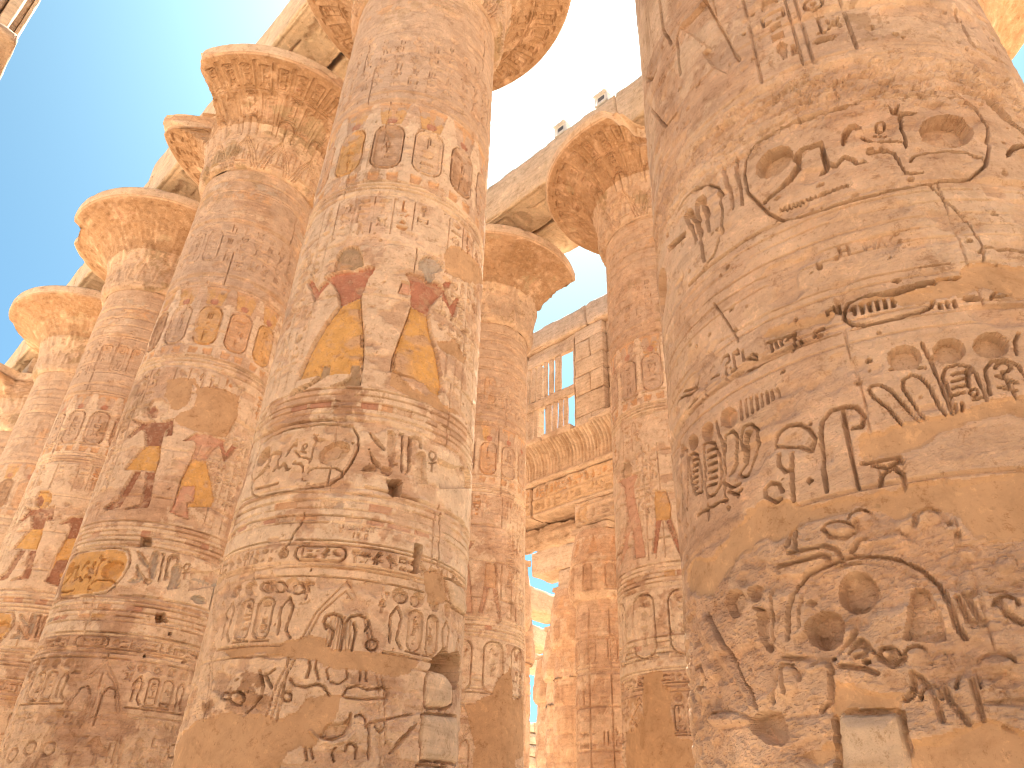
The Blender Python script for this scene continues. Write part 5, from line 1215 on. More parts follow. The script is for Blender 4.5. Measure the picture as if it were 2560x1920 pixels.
JOINTS = [1.05, 2.18, 3.3, 4.36, 5.42, 6.42, 7.5, 8.62, 9.72, 10.78, 11.9, 13.28, 14.4, 15.5, 16.6]
def make_column(key, cx, cy, label, k, zlo, zhi, group, seed, feats, cap=None, plaster_label=None):
    root = empty('papyrus_column', (cx, cy, 0), label, 'column', group)
    rng = random.Random(seed)
    camphi = math.atan2(-cy, -cx)
    dh = math.hypot(cx, cy)-R0*.9
    phi = dens_phi(camphi, math.hypot(dh, 4), k)
    z = dens_z(0, ZR, zlo, zhi, dh, k)
    sk = Skin(cx, cy, phi, rad_shaft(z), z, z)
    cv = sk.cv
    cv.wscale = .62 if key == 'R' else .7
    if k < 5:
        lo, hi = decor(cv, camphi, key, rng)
    # drum joints, ragged, and upright seams between half drums
    lo, hi = cv.X[0], cv.X[-1]
    for j, zj in enumerate(JOINTS):
        r = cv.win(lo-1, hi+1, zj-.06, zj+.06)
        if r:
            sl, XX, ZZ = r
            X2, Z2 = np.broadcast_arrays(XX, ZZ)
            wv = .012+.03*sstep(.05, .5, fbm(X2, X2*0+zj, X2*0+seed, 3, 3))
            wv = np.maximum(wv, cv.dx*.6)
            dj = .25+.75*sstep(-.15, .3, fbm(X2, X2*0+zj*3, X2*0+seed*2, 1.1, 3))
            cv.K[sl] = np.maximum(cv.K[sl], (.016 if key == 'R' else .03)*dj*np.clip(1.3-abs(Z2-zj+.01*fbm(X2, Z2*0, Z2*0+seed, 2, 2))/wv, 0, 1))
        if j+1 < len(JOINTS) and rng.random() < .8:
            a = camphi+rng.uniform(-1.1, 1.1)
            pts = [(a*R0+rng.uniform(-.012, .012), zj+(JOINTS[j+1]-zj)*t/6) for t in range(7)]
            cv.line(pts, .008, .007 if key == 'R' else .02)
    ids = dict(plaster=20, block=21)
    for nme in feats:
        putf(cv, F[nme], camphi, ids)
    if key == 'R':
        b = sstep(6.1, 6.3, sk.tt)*sstep(6.95, 6.7, sk.tt)
        sk.rough = sk.rough+1.5*b[:, None]*(.4+.6*sstep(-.3, .3, fbm(cv.X[None, :]+0*cv.Z[:, None], cv.Z[:, None]+0*cv.X[None, :], np.float32(0)+0*cv.K, .8, 3)))
        # lower courses: masonry stands rough and proud of the mortar
        lw = sstep(3.3, 3.0, sk.tt)
        sk.rough = sk.rough+.45*lw[:, None]
        cv.RS += (.02*lw[:, None]*(1-cv.PL)).astype(np.float32)
    else:
        sk.rough = sk.rough+.5*sstep(3.6, 2.6, sk.tt)[:, None]
    parts = {0: ('drum', M_STONE, None), 11: ('painted_figure', M_STONE, 'carved and painted figure, left of the pair'),
             12: ('painted_figure', M_STONE, 'carved and painted figure, right of the pair'),
             20: ('mortar_patch', M_PLASTER, 'smooth orange repair mortar'), 21: ('replacement_block', M_PALE, 'pale replacement block'),
             30: ('cartouche', M_STONE, 'upright name ring of the painted frieze'), 31: ('cartouche', M_STONE, 'large lying name ring with a deep sun disc')}
    sk.build(root, seed, parts, JOINTS)
    # capital
    make_capital(root, cx, cy, camphi, k, seed, cap or {}, math.hypot(dh, 17))
    return root

PROF = [(1.60, 17.44), (1.66, 17.455), (1.74, 17.50), (1.80, 17.62), (1.83, 17.85), (1.83, 18.2), (1.85, 18.5), (1.90, 18.8), (2.0, 19.1), (2.16, 19.36), (2.42, 19.62), (2.78, 19.83), (3.15, 19.96),
        (3.42, 20.04), (3.47, 20.07), (3.50, 20.12), (3.50, 20.42), (3.46, 20.47), (3.2, 20.49), (2.2, 20.5), (1.2, 20.5), (.05, 20.5)]
def make_capital(root, cx, cy, camphi, k, seed, opt, D):
    rng = random.Random(seed+5)
    P = np.array(PROF)
    seg = np.hypot(np.diff(P[:, 0]), np.diff(P[:, 1]))
    T = np.concatenate([[0], np.cumsum(seg)])
    st = k*D/PXM*1.05
    if D > 60 or opt.get('coarse'):
        st = .15
    t = [0.]
    tlip = T[16]
    while t[-1] < T[-1]:
        t.append(t[-1]+(st if t[-1] < tlip+.1 else .35))
    t = np.array(t[:-1]+[T[-1]])
    # smooth profile by interpolation
    r = np.interp(t, T, P[:, 0]); z = np.interp(t, T, P[:, 1])
    n = max(1, int(.06/st))
    phi = dens_phi(camphi, D*1.0, k*(.85), back=.25, lim=179)
    sk = Skin(cx, cy, phi, r, z, t)
    cv = sk.cv
    if not opt.get('coarse'):
        lo, hi = cv.X[0], cv.X[-1]
        # pointed sepals at the foot
        N = 12
        p = 2*math.pi*R0/N
        for i in range(N+1):
            x = lo+i*p
            for s_ in (0, .09, .17):
                cv.line([(x-p*.5+s_, 0.1), (x-p*.32+s_*.8, .7), (x, 1.25-s_*1.3), (x+p*.32-s_*.8, .7), (x+p*.5-s_, .1)], .02, .026)
            for q in (-.2, 0, .2):
                cv.line([(x+q, 1.3), (x+q*1.02, 1.85)], .02, .024)
            cv.line(_arc(x, 1.72, .2, .2, 0, 180, 8), .02, .035)
            cv.poly(rrect(x+p/2-.1, x+p/2+.1, 1.75, 2.45, .08), .035, 'B', .35, f=.7)
            cart_v(cv, x+p/2, .22, 1.72, 2.42, .03, rng, 'D', .25)
            cart_v(cv, x, .2, 2.0, 2.55, .026, rng)
            for q in (.15, .3, -.15, -.3):
                cv.line([(x+p/2*(1 if q > 0 else -1)*.45+q*.3, 1.35), (x+p/2*.5*(1 if q > 0 else -1)+q*.35, 2.5)], .016, .02)
            for q in range(3):
                xx_ = x-p/2+p*(q+.5)/3
                cart_v(cv, xx_, .15, 2.72, 3.3, .026, rng, 'D', .4)
                cv.line([(xx_+p/6, 1.9), (xx_+p/6, 3.4)], .014, .02)
                cv.line([(xx_+p/6+.03, 1.9), (xx_+p/6+.03, 3.4)], .014, .02)
            for q in range(6):
                cv.line([(x-p/2+p*q/6, .35), (x-p/2+p*q/6+.03, .95)], .014, .015)
        cv.line([(lo, 2.64), (hi, 2.64)], .02, .025)
        cv.line([(lo, .28), (hi, .28)], .02, .02)
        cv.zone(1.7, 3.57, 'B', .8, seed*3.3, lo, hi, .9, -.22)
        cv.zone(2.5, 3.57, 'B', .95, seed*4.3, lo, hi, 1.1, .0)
        cv.zone(.0, 1.8, 'L', .5, seed*5.3, lo, hi, .9, -.08)
        cv.zone(.0, 1.8, 'M', .75, seed*7.3, lo, hi, .6, -.05)
        cv.zone(.0, 3.5, 'S', .8, seed*8.3, lo, hi, 1.5, .1)
        cv.zone(T[15]-.02, T[-1], 'L', .75, seed*2.3, lo, hi, .8, -.25)
    for nme, pts in opt.get('plaster', []):
        cv.area([(math.radians((a-math.degrees(camphi)+180) % 360-180+math.degrees(camphi))*R0, b) for a, b in pts], 'plaster', ident=20)
    brs = opt.get('breaks', [])
    ov = seed*3.7
    def br(Pm, rad, ZZ, X, Y, Z):
        dg = (np.degrees(Pm)) % 360
        lim = np.full(rad.shape, 9., np.float32)
        nn = fbm(X+ov, Y, Z, 1.1, 4, .6)
        for a0, a1, rl, soft in brs:
            c_ = ((a0+a1)/2) % 360; hw = (a1-a0)/2
            dd = np.abs((dg-c_+180) % 360-180)
            wgt = sstep(hw+soft, hw-soft, dd+nn*soft*1.2)
            lim = np.minimum(lim, 3.6-(3.6-rl)*wgt+nn*.12*wgt)
        edge = 3.44+.10*sstep(-.5, .1, nn)+.02
        lim = np.minimum(lim, edge+.0*rad)
        return np.minimum(rad, lim)
    sk.break_r = br
    sk.rough = sk.rough*.9
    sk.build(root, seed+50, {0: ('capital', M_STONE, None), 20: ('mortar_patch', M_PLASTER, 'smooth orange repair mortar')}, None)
    o = stone_block('abacus', root, (-1.25, 1.25), (-1.25, 1.25), (20.502, 21.565), .12 if D < 40 else .3, seed, M_BLOCK)

# ------------------------------------------------------------------ squared stones
def stone_block(name, parent, xr, yr, zr, res, seed, mat, carve=None, chip=.05, wob=.012, label=None, origin=None, top_cut=None):
    """box of stone with uneven faces and chipped edges. carve: {'-x': canvas function, '-z': ..., '-y': ...}"""
    if origin is None:
        origin = (0, 0, 0)
    (x0, x1), (y0, y1), (z0, z1) = xr, yr, zr
    def samp(a, b, rs):
        n = max(2, int(round((b-a)/rs))+1)
        s = np.linspace(a, b, n)
        if b-a > .3:
            e = min(.03, rs*.5)
            s = np.unique(np.concatenate([s, [a+e, b-e]]))
        return s
    VV, FF, CC = [], [], []
    base = 0
    px, py, pz = (0, 0, 0) if parent is None else parent.location
    rgh = {}
    for face in ('-x', '+x', '-y', '+y', '-z', '+z'):
        ax = 'xyz'.index(face[1])
        rs = (carve or {}).get(face, (None, res))[1] if carve and face in carve else res
        A = [(x0, x1), (y0, y1), (z0, z1)]
        ua, va = [i for i in (0, 1, 2) if i != ax]
        U = samp(*A[ua], rs); W_ = samp(*A[va], rs)
        UU, WW = np.meshgrid(U, W_)
        pos = [None]*3
        pos[ua] = UU; pos[va] = WW
        pos[ax] = np.full(UU.shape, A[ax][0] if face[0] == '-' else A[ax][1])
        X, Y, Z = [q.astype(np.float32) for q in pos]
        gx, gy, gz = X+px, Y+py, Z+pz
        col = np.zeros(X.shape+(4,), np.float32)
        # distance to the box edges
        ds = np.sort(np.stack([np.minimum(abs(X-x0), abs(X-x1)), np.minimum(abs(Y-y0), abs(Y-y1)), np.minimum(abs(Z-z0), abs(Z-z1))]), axis=0)
        e = ds[1]
        sd_ = seed*1.37
        nchip = np.clip(fbm(gx+sd_, gy, gz, 1.7, 4, .65)+.15, 0, 1)
        pull = (chip*.35+chip*2.2*nchip)*np.clip(1-e/(chip*2.2), 0, 1)
        cxm, cym, czm = (x0+x1)/2, (y0+y1)/2, (z0+z1)/2
        D = []
        for q, c_, hlf, dn in ((X, cxm, (x1-x0)/2, 0), (Y, cym, (y1-y0)/2, 1), (Z, czm, (z1-z0)/2, 2)):
            near = np.clip(1-(hlf-abs(q-c_))/(chip*2.2), 0, 1)
            q2 = q-np.sign(q-c_)*np.minimum(pull*near, hlf*.6)
            q2 = q2+wob*2*fbm(gx+dn*31+sd_, gy+dn*17, gz+dn*5, .9, 2)+wob*.8*fbm(gx+dn*31, gy+dn*17, gz+dn*5, 5, 2)
            D.append(q2)
        if carve and face in carve and carve[face][0]:
            cvs = Canvas(U, W_)
            carve[face][0](cvs)
            k = cvs.K-cvs.RS
            D[ax] = D[ax]+(k if face[0] == '-' else -k)
            col[..., :3] = cvs.C; col[..., 3] = cvs.A
        if top_cut is not None:
            D[2] = np.where(Z > z1-1e-4, D[2]-top_cut(gx, gy), D[2])
            D[2] = np.maximum(D[2], z0)
        n = X.size
        VV.append(np.stack(D, -1).reshape(-1, 3)); CC.append(col.reshape(-1, 4))
        idx = np.arange(n).reshape(X.shape)+base
        a, b, c, d = idx[:-1, :-1], idx[:-1, 1:], idx[1:, 1:], idx[1:, :-1]
        f = np.stack([a, b, c, d], -1).reshape(-1, 4)
        flip = (face in ('-x', '+y', '-z'))
        if flip:
            f = f[:, ::-1]
        FF.append(f)
        base += n
    V = np.concatenate(VV); Fq = np.concatenate(FF); C = np.concatenate(CC)
    o = mesh_np(name, V, Fq, mat, parent, C, label)
    return o

# the two rows of great columns
GA = 'great open papyrus columns of the nearer row'
GB = 'great open papyrus columns of the farther row'
YA = [1.55]+[9.215+STEP*i for i in range(5)]
YB = [1.6]+[9.459+7.85*i for i in range(5)]
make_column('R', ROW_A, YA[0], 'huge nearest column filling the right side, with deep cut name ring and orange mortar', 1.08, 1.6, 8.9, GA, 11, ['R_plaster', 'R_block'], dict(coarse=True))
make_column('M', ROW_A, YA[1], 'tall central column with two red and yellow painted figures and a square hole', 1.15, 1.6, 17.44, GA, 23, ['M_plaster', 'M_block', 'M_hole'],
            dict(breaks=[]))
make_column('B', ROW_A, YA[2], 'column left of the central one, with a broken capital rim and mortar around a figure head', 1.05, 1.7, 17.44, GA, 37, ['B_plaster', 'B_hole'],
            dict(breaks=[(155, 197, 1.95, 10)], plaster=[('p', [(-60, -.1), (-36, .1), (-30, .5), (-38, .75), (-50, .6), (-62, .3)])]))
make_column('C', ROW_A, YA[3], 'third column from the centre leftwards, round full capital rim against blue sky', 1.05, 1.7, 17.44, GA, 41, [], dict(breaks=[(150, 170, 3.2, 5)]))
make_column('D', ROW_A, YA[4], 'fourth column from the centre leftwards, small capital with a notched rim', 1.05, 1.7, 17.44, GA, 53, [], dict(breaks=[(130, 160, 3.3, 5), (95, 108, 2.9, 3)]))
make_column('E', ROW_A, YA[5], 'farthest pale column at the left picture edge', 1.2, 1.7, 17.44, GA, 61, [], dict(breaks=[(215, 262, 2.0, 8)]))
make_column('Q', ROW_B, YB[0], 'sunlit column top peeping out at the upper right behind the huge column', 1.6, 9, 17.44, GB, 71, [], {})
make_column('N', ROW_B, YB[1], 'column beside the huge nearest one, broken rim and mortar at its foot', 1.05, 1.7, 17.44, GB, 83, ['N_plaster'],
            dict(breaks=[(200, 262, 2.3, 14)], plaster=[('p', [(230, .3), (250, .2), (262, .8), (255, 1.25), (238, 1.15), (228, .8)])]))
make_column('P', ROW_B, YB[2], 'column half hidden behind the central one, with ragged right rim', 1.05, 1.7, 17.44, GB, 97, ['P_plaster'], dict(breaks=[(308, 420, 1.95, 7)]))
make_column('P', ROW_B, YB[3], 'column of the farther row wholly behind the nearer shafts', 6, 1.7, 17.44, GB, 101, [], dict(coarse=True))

# ------------------------------------------------------------------ ground
def ground():
    n = 60
    a = np.linspace(-1, 1, n)
    g = np.sign(a)*np.abs(a)**3*900
    XX, YY = np.meshgrid(g+10, g+15)
    far = np.clip(np.hypot(XX-10, YY-15)/80, 0, 1)
    Z = -.02+.05*fbm(XX.astype(np.float32)*1, YY.astype(np.float32), np.float32(0)*XX.astype(np.float32), .3, 3)*(1+far*6)
    V = np.stack([XX, YY, Z], -1).reshape(-1, 3)
    i = np.arange(n*n).reshape(n, n)
    Fq = np.stack([i[:-1, :-1], i[:-1, 1:], i[1:, 1:], i[1:, :-1]], -1).reshape(-1, 4)
    o = mesh_np('ground', V, Fq, M_SAND)
    o['kind'] = 'structure'
ground()

# ------------------------------------------------------------------ architraves on the great columns
def soffit_carve(seed, w0, w1, y0, y1):
    def f(cv):
        rng = random.Random(seed)
        cv.line([(w0+.16, y0+.12), (w0+.16, y1-.12)], .03, .05)
        cv.line([(w1-.16, y0+.12), (w1-.16, y1-.12)], .03, .05)
        xc = (w0+w1)/2; w_ = (w1-w0)-.5
        z = y0+.25
        while z < y1-.6:
            if rng.random() < .4:
                g = rng.choice(TALL); h = w_*.85
                glyph(cv, g, xc-GL[g][0]*h/2-.12, z, h, .08, .035)
                g2 = rng.choice(['loaf', 'strokes', 'feather', 'reed', 'disc'])
                glyph(cv, g2, xc+.2, z+.1, h*.5, .07, .03)
                z += h+.12
            else:
                g = rng.choice(FLAT); h = w_*.95/max(GL[g][0], .5)*.9
                glyph(cv, g, xc-GL[g][0]*h/2, z-h*.15, h, .08, .035)
                z += h*.6+.1
        for i in range(3):
            a = rng.uniform(y0+1, y1-1)
            cv.area([(w0-.2, a), (w0+.25, a-.3), (w0+.5, a+.1), (w0+.3, a+.6), (w0-.2, a+.7)], 'hole', d=.06, rough=.2)
    return f
def side_carve(seed, y0, y1, z0, z1):
    def f(cv):
        rng = random.Random(seed)
        for q in range(5):
            a = rng.uniform(y0, y1); zz = rng.uniform(z0+.2, z1-.2)
            cv.line([(a+i*.25, zz+rng.uniform(-.04, .04)) for i in range(rng.randint(3, 9))], .02, .025)
        cv.line([(y0, z0+.72), (y1, z0+.74)], .012, .012)
    return f
def architrave(row, ys, z0, z1, name_label, seed, top_fn=None, skip=()):
    root = empty('architrave', (row, ys[0], 0), name_label, 'architrave')
    for i in range(len(ys)-1):
        a, b = ys[i]-ys[0]+.008, ys[i+1]-ys[0]-.008
        for j, (xa, xb) in enumerate(((-1.724, -.10), (.06, 1.70))):
            if (i, j) in skip:
                continue
            rs = .045 if i < 4 else .08
            zz = z0+(.0 if j == 0 else -.03)
            stone_block('architrave_block', root, (xa, xb), (a, b), (zz, z1-(.12 if j else 0)), .12, seed+i*3+j, M_PALE,
                        carve={'-z': (soffit_carve(seed+i*7+j, xa, xb, a, b), rs), '-x': (side_carve(seed+i, a, b, z0, z1), .1)},
                        chip=.05, wob=.012, top_cut=top_fn)
    return root
def ragged(gx, gy):
    n = fbm(gx*.2, gy, gx*0, .35, 2)
    return .55*sstep(.12, .16, n)+.12*sstep(-.2, -.15, fbm(gx*.1, gy+40, gx*0, .6, 2))
architrave(ROW_A, [YA[0]-STEP]+YA+[YA[5]+STEP], 21.59, 23.54, 'long carved stone beam lying on the nearer row of great columns', 300, None)
architrave(ROW_B, [YB[0]-7.86]+YB[:4], 21.59, 23.54, 'broken carved stone beam on the farther row, two floodlights on its edge', 400, None)
t = empty('fallen_roof_block', (4.75, 24.6, 23.54), 'rough block left standing on top of the nearer beam against the sky', 'stone block')
stone_block('roof_block', t, (-.66, .7), (-.9, 1.3), (.02, 1.35), .12, 511, M_BLOCK, chip=.12)
stone_block('roof_slab', t, (-.5, .9), (1.36, 2.6), (.02, .8), .12, 512, M_BLOCK, chip=.12)

# ------------------------------------------------------------------ floodlights on the farther beam
def floodlight(x, y, z, label):
    r = empty('floodlight', (x, y, z), label, 'floodlight', 'floodlights on the farther beam')
    def bx(name, xr, yr, zr, mt, par):
        (a, b), (c, d), (e, f) = xr, yr, zr
        V = np.array([(a, c, e), (b, c, e), (b, d, e), (a, d, e), (a, c, f), (b, c, f), (b, d, f), (a, d, f)], float)
        Fq = np.array([(0, 3, 2, 1), (4, 5, 6, 7), (0, 1, 5, 4), (1, 2, 6, 5), (2, 3, 7, 6), (3, 0, 4, 7)])
        return mesh_np(name, V, Fq, mt, par, None, None, False)
    h = bx('housing', (-.02, .26), (-.22, .22), (.08, .42), M_WHITE, r)
    bx('lens', (-.032, -.022), (-.13, .13), (.15, .34), M_GLASS, r)
    bx('hood', (-.16, .26), (-.27, .27), (.423, .445), M_WHITE, r)
    for s in (-1, 1):
        bx('bracket', (-.06, .0), (s*.26-.02, s*.26+.02), (-.05, .42), M_WHITE, r)
    bx('foot', (-.06, .28), (-.26, .26), (-.03, .0), M_WHITE, r)
    for s, l in ((1, .42), (-.35, .3)):
        V = np.array([(.1, 0, .44), (.13, 0, .44), (.1, .03, .44), (-.05, s*.3, .44+l), (-.02, s*.3, .44+l), (-.05, s*.3+.03, .44+l)], float)
        mesh_np('aerial', V, np.array([(0, 1, 4, 3), (1, 2, 5, 4), (2, 0, 3, 5)]), M_WHITE, r, None, None, False)
floodlight(13.66, 10.05, 23.55, 'white floodlight nearer to the huge column, on the beam edge against the sky')
floodlight(13.66, 11.95, 23.55, 'white floodlight nearer to the central column, lower left of the other')

# ------------------------------------------------------------------ clerestory wall beyond the farther row
CW = empty('clerestory_wall', (22.0, 17.0, 0), 'high stone wall with barred stone windows and fluted cornice seen between two columns', 'wall')
def cb(name, x, y, z, res=.12, mat=M_BLOCK, seed=600, carve=None, chip=.03, label=None):
    return stone_block(name, CW, (x[0]-22, x[1]-22), (y[0]-17, y[1]-17), z, res, seed, mat, carve, chip, .01, label)
sd = 600
for a, b in ((8.6, 13.2), (13.22, 17.7), (17.72, 21.75), (21.8, 26.5)):
    sd += 1; cb('lintel', (21.9, 23.2), (a, b), (22.26, 23.5), .12, seed=sd, chip=.06)
cb('window_head', (22.0, 22.26), (18.56, 21.62), (21.37, 21.96), seed=611)
cb('course_block', (22.1, 22.4), (18.56, 21.62), (21.965, 22.25), seed=612)
gr = stone_block('window_rail', CW, (0, .24), (1.56, 4.62), (18.9, 19.44), .12, 613, M_BLOCK, None, .03)
for a, b in ((19.44, 19.79), (19.93, 20.17), (20.31, 20.55), (20.69, 20.93), (21.07, 21.32), (21.46, 21.66)):
    cb('window_bar', (22.03, 22.17), (a, b), (19.445, 21.365), .2, seed=int(a*100), chip=.015)
cb('window_bar', (22.03, 22.17), (18.56, 18.64), (19.445, 21.365), .2, seed=701, chip=.01)
for a, b in ((18.54, 18.6), (19.04, 19.26), (19.36, 19.58), (19.72, 19.96), (20.06, 20.4), (20.88, 21.14), (21.26, 21.5)):
    cb('window_bar', (22.03, 22.17), (a, b), (16.98, 18.895), .2, seed=int(a*100)+7, chip=.015)
zc = [16.98, 17.54, 18.65, 19.66, 20.52, 21.54, 22.25]
for i in range(6):
    if i % 2:
        cb('course_block', (22.0+.01*i % .03, 23.4), (16.87, 18.53), (zc[i], zc[i+1]-.012), seed=720+i)
    else:
        cb('course_block', (22.0, 23.4), (16.87, 17.6), (zc[i], zc[i+1]-.012), seed=720+i)
        cb('course_block', (22.012, 23.4), (17.612, 18.53), (zc[i], zc[i+1]-.012), seed=730+i)
for i in range(6):
    cb('course_block', (22.3, 23.4), (14.0, 16.86), (zc[i], zc[i+1]-.012), .25, seed=740+i)
    cb('course_block', (22.0, 23.4), (9.0, 13.98), (zc[i], zc[i+1]-.012), .3, seed=750+i)
    cb('course_block', (22.0, 23.4), (21.68, 23.4), (zc[i], zc[i+1]-.012), .3, seed=760+i)
cb('sill', (21.34, 23.4), (9.0, 17.4), (16.66, 16.97), seed=771, chip=.07)
cb('sill', (21.72, 23.4), (17.41, 18.3), (16.66, 16.96), seed=772, chip=.12)
cb('sill', (21.34, 23.4), (18.31, 20.0), (16.62, 16.97), seed=773, chip=.05)
cb('sill', (21.34, 23.4), (20.01, 23.4), (16.66, 16.97), seed=774, chip=.05)
# fluted cornice (cavetto) and torus: profiles swept along Y
def sweep(name, prof, y0, y1, st, carve, seed, mat, parent):
    P = np.array(prof, np.float32)
    T = np.concatenate([[0], np.cumsum(np.hypot(np.diff(P[:, 0]), np.diff(P[:, 1])))])
    t = np.arange(0, T[-1]+st, st); t[-1] = T[-1]
    x = np.interp(t, T, P[:, 0]); z = np.interp(t, T, P[:, 1])
    Y = np.arange(y0, y1+st, st)
    cv = Canvas(Y, t)
    carve(cv)
    dx, dz = np.gradient(x), np.gradient(z)
    L = np.hypot(dx, dz)+1e-9
    nx, nz = (-dz/L)[:, None], (dx/L)[:, None]
    YY, XX = np.meshgrid(Y, x); _, ZZ = np.meshgrid(Y, z)
    YY, XX, ZZ = [q.astype(np.float32) for q in (YY, XX, ZZ)]
    h = -cv.K+cv.RS+.03*fbm(XX, YY+seed, ZZ, 1.2, 4, .6)-cv.HO
    V = np.stack([XX+h*nx-parent.location[0], YY-parent.location[1], ZZ+h*nz], -1).reshape(-1, 3)
    i = np.arange(V.shape[0]).reshape(XX.shape)
    Fq = np.stack([i[:-1, :-1], i[1:, :-1], i[1:, 1:], i[:-1, 1:]], -1).reshape(-1, 4)
    return mesh_np(name, V, Fq, mat, parent, np.concatenate([cv.C, cv.A[..., None]], -1).reshape(-1, 4))
def cav(cv):
    y = cv.X[0]; i = 0
    while y < cv.X[-1]:
        cv.line([(y, .05), (y, 1.62)], .05, .13)
        if i % 4 == 3:
            cv.poly([(y+.05, .1), (y+.28, .1), (y+.28, 1.5), (y+.05, 1.5)], .02, 'B', .4)
        y += .19; i += 1
    cv.area([(19.0, .1), (19.35, .08), (19.35, .26), (19.05, .28)], 'hole', d=.3, rough=.03)
sweep('fluted_cornice', [(22.0, 15.24), (21.99, 15.6), (21.93, 15.95), (21.8, 16.25), (21.6, 16.45), (21.4, 16.58), (21.36, 16.66)], 9.0, 23.4, .05, cav, 5, M_BLOCK, CW)
sweep('torus', [(22.02, 14.99), (21.93, 15.0), (21.85, 15.06), (21.83, 15.12), (21.85, 15.18), (21.93, 15.235), (22.02, 15.24)], 9.0, 23.4, .07, lambda cv: None, 6, M_BLOCK, CW)
cb('backing_course', (22.03, 23.4), (9, 23.4), (15.0, 16.655), .4, seed=781)
def arch_text(seed, y0, y1):
    def f(cv):
        rng = random.Random(seed)
        for a, b in ((14.42, 14.86), (13.78, 14.26)):
            text_row(cv, y0+.1, y1-.1, a, b, .1, rng, rng.choice([None, 'O']))
            cv.line([(y0, a-.06), (y1, a-.06)], .04, .08)
        cv.zone(13.7, 15, 'Y', .25, seed, sc=.8)
    return f
for a, b, s in ((9.0, 15.2, 1), (15.22, 21.15, 2), (21.2, 25.0, 3)):
    a2, b2 = a-17, b-17
    cb('architrave_block', (22.0, 22.85), (a, b), (13.52, 14.985), .08, seed=790+s, carve={'-x': (arch_text(790+s, a2, b2), .05)}, chip=.05)
    cb('architrave_block', (22.87, 23.9), (a, b), (13.58, 14.985), .25, seed=795+s, chip=.05)
def lowtext(cv):
    rng = random.Random(5)
    cv.line(rrect(-.7, 1.45, 12.6, 13.38, .35), .05, .1)
    text_row(cv, -.5, 1.2, 12.72, 13.28, .1, rng)
    cv.zone(12.4, 13.5, 'Y', .25, 5)
cb('architrave_block', (22.0, 23.8), (15.0, 18.68), (12.46, 13.5), .08, seed=801, carve={'-x': (lowtext, .05)}, chip=.05)
cb('architrave_block', (22.0, 23.8), (9.0, 14.98), (12.46, 13.5), .2, seed=802)
cb('broken_block', (22.95, 23.9), (18.72, 24.0), (12.62, 13.56), .09, seed=803, chip=.22, label='rough broken inner half of the beam')

# ------------------------------------------------------------------ smaller closed bud columns beyond
BUD = [(1.24, 0), (1.24, 8), (1.15, 9.26), (1.155, 9.32), (1.3, 9.38), (1.42, 9.6), (1.46, 9.9), (1.44, 10.3), (1.37, 11.0), (1.27, 11.6), (1.17, 12.1), (1.15, 12.14), (.05, 12.15)]
def bud_column(x, y, label, seed, st=.09, group='smaller closed bud columns beyond the farther row'):
    root = empty('bud_column', (x, y, 0), label, 'column', group)
    rng = random.Random(seed)
    P = np.array(BUD)
    T = np.concatenate([[0], np.cumsum(np.hypot(np.diff(P[:, 0]), np.diff(P[:, 1])))])
    t = np.unique(np.concatenate([np.arange(0, 3, .6), np.arange(3, T[-2], st), T]))
    camphi = math.atan2(-y, -x)
    phi = dens_phi(camphi, st*PXM, .9)
    sk = Skin(x, y, phi, np.interp(t, T, P[:, 0]), np.interp(t, T, P[:, 1]), t, 1.2)
    cv = sk.cv
    lo, hi = cv.X[0], cv.X[-1]
    for z in (8.9, 8.7, 8.5, 8.2, 6.9, 6.7, 10.9, 5.2, 4.2):
        cv.line([(lo, z), (hi, z)], .03, .025)
    cv.zone(3, 12, 'W', .5, seed*1.7, sc=.5, thr=.05)
    cv.zone(3, 12, 'O', .25, seed*2.7, sc=.45, thr=.1)
    cv.zone(3, 12, 'L', .5, seed*3.1, sc=.6, thr=.15)
    xx = lo
    while xx < hi:
        cart_v(cv, xx, .34, 7.1, 8.0, .03, rng)
        text_col(cv, xx+.42, .3, 5.3, 6.6, .025, rng)
        cart_v(cv, xx, .34, 9.8, 10.8, .03, rng, 'B', .3)
        cv.poly([(xx, 11.2), (xx+.2, 12), (xx+.4, 11.2)], .05, 'O', .4)
        cv.line([(xx-.1, 3), (xx-.1, 9)], .02, .03)
        xx += .78
    text_row(cv, lo, hi, 4.3, 5.0, .04, rng)
    dj = [2.3, 3.4, 4.5, 5.6, 6.8, 7.9, 9.32]
    for z in dj[:-1]:
        cv.line([(lo, z), (hi, z)], .03, .04)
    sk.rough = sk.rough*1.2
    ms = sk.build(root, seed, {0: ('drum', M_STONE, None)}, dj)
    ms[-1].name = 'bud_capital'
    stone_block('abacus', root, (-.95, .95), (-.95, .95), (12.152, 12.44), .2, seed, M_BLOCK)
BC = [(22.9, 17.9, 'bud column under the inscribed beam, beside the farther row column', .07), (28.45, 24.0, 'sunlit bud column in the gap, second behind the inscribed beam', .1),
      (28.9, 29.3, 'bud column at the left side of the gap, mostly hidden', .12), (22.9, 12.0, 'bud column hidden behind the huge column', .4), (22.9, 23.8, 'bud column hidden behind the half hidden column', .4),
      (22.9, 29.7, 'bud column far left behind the great shafts', .4), (28.6, 18.3, 'bud column behind the inscribed beam on the right', .3), (34.3, 24.2, 'farther bud column in the third aisle', .2),
      (34.3, 29.9, 'farther bud column deep in the third aisle', .2), (34.6, 35.6, 'bud column deep behind the gap', .2), (40, 36, 'deepest bud column before the far wall', .3), (40, 41.5, 'bud column before the far wall, left', .3)]
for i, (x, y, lb, st) in enumerate(BC):
    bud_column(x, y, lb, 900+i*3, st)
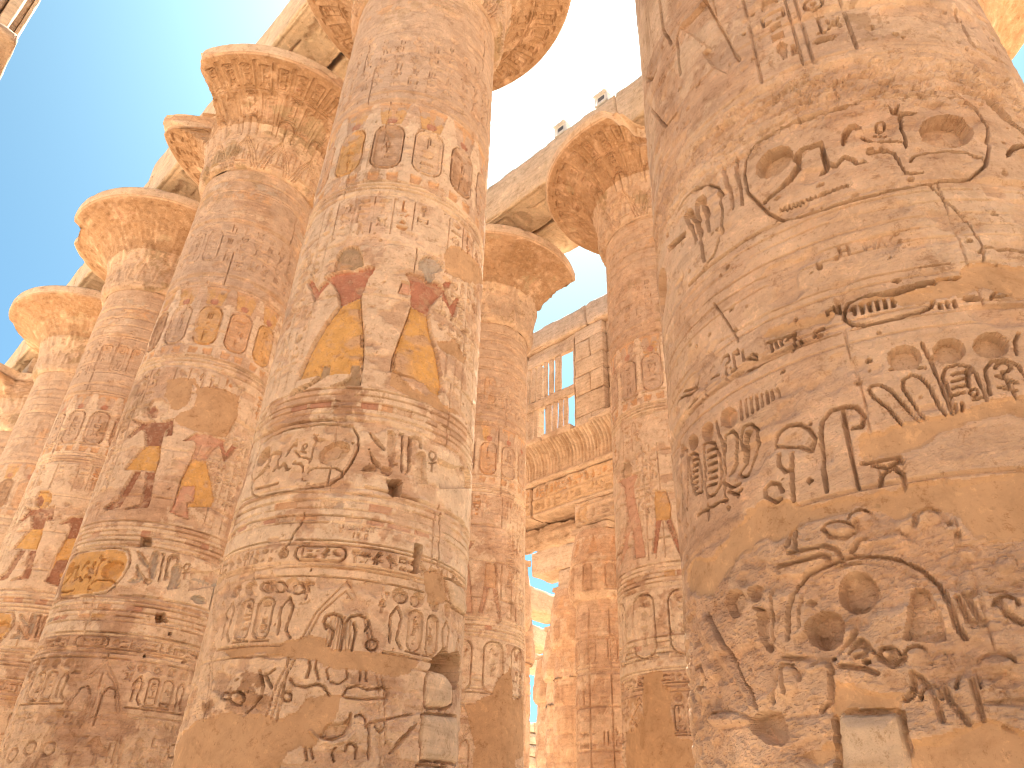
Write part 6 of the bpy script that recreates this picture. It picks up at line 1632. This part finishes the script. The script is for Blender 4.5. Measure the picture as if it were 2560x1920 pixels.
# beams of the second small aisle
A2 = empty('aisle_architrave', (27.7, 24.0, 0), 'pale sunlit beam of three courses seen below the inscribed one', 'architrave')
def ab(name, x, y, z, seed, res=.15, mat=M_BLOCK):
    return stone_block(name, A2, (x[0]-27.7, x[1]-27.7), (y[0]-24, y[1]-24), z, res, seed, mat, None, .05)
for a, b, s in ((14, 19.9, 1), (19.95, 24.7, 2)):
    ab('architrave_block', (27.7, 29.4), (a, b), (12.46, 13.3), 820+s)
for a, b, s in ((14, 21.0, 1), (21.03, 26.6, 2)):
    ab('architrave_block', (27.7, 29.4), (a, b), (13.32, 14.62), 830+s)
ab('architrave_block', (27.74, 29.3), (17, 23.2), (14.64, 15.15), 841)
ab('architrave_block', (27.74, 29.3), (23.22, 26.2), (14.64, 15.1), 842)
def cross_beam(x0, x1, y, z, label, seed):
    r = empty('cross_beam', (x0, y, z), label, 'architrave', 'beams crossing the far aisles')
    n = max(1, int((x1-x0)/5))
    for i in range(n):
        a = (x1-x0)*i/n; b = (x1-x0)*(i+1)/n-.02
        stone_block('architrave_block', r, (a, b), (-.85, .85), (0, 1.35), .3, seed+i, M_PALE, None, .06)
cross_beam(27.4, 33.2, 29.6, 12.45, 'short pale beam over the left side of the gap, uppermost', 851)
cross_beam(31.4, 39.0, 35.6, 12.45, 'pale beam crossing the gap below the uppermost one', 855)
cross_beam(37.4, 47.0, 41.5, 12.45, 'lowest pale beam crossing the gap, above the white slit of sky', 859)

# ------------------------------------------------------------------ far enclosure wall
EW = empty('enclosure_wall', (56, 50, 0), 'sunlit wall of squared blocks far off at the foot of the gap', 'wall')
rng = random.Random(3)
z = 0.
k = 0
while z < 12:
    h = rng.uniform(.85, 1.1)
    x = 46+rng.uniform(0, 1)
    if z > 4.5:
        while x < 66:
            wd = rng.uniform(1.2, 2.3)
            if z < 10.2 or x > 55.3:
                stone_block('wall_block', EW, (x-56, x+wd-.03-56), (0+rng.uniform(0, .05), 1.5), (z, z+h-.03), .45, 870+k, M_PALE, None, .07)
                k += 1
            x += wd
    z += h
stone_block('wall_course', EW, (-40, 30), (.1, 1.6), (0, 4.6), 3, 869, M_PALE)

# ------------------------------------------------------------------ end of the near clerestory, seen at the upper left corner
NW = empty('broken_clerestory', (-4, 18, 0), 'dark broken end of a high wall with pale slats in the upper left corner', 'wall')
def nb(name, x, y, z, seed, mat=M_BLOCK, res=.15, chip=.06):
    return stone_block(name, NW, (x[0]+4, x[1]+4), (y[0]-18, y[1]-18), z, res, seed, mat, None, chip)
nb('pier', (-6, -3.4), (17.8, 21), (0, 17.94), 880, res=.6)
nb('cornice_block', (-5, -1.2), (17.95, 20.6), (19.0, 19.42), 881)
nb('cornice_block', (-5, -1.3), (18.5, 20.4), (18.5, 18.98), 882, chip=.2)
nb('window_slat', (-1.78, -1.54), (18.1, 18.7), (19.43, 22.5), 883, M_PALE, chip=.02)
nb('window_slat', (-2.25, -1.85), (18.1, 18.7), (19.75, 22.5), 884, M_BLOCK, chip=.05)
nb('window_slat', (-1.42, -1.32), (18.9, 19.6), (19.43, 22.5), 885, M_PALE, chip=.02)
nb('backing_course', (-5, -1.45), (19.2, 20.1), (19.43, 22.5), 886)
nb('broken_block', (-5, -1.4), (18.0, 19.4), (17.95, 18.45), 887, chip=.25)

# rows of the near aisle behind the camera: they stand in the sun and throw warm light back
near = [(-3.0, y) for y in (-15.5, -9.6, 13.7)]+[(-8.7, y) for y in (-15.5, -9.6, -3.8, 2.0, 7.9, 13.7, 19.6)]+[(3.0, -9.5), (3.0, -15.4)]
proto = None
for i, (x, y) in enumerate(near):
    if proto is None:
        bud_column(x, y, 'bud column of the near aisle, outside the picture', 991, .5, 'bud columns of the near aisle')
        proto = [o for o in COL.objects if o.get('label') == 'bud column of the near aisle, outside the picture'][0]
    else:
        r = proto.copy(); COL.objects.link(r); r.location = (x, y, 0)
        for ch in proto.children:
            c = ch.copy(); COL.objects.link(c); c.parent = r
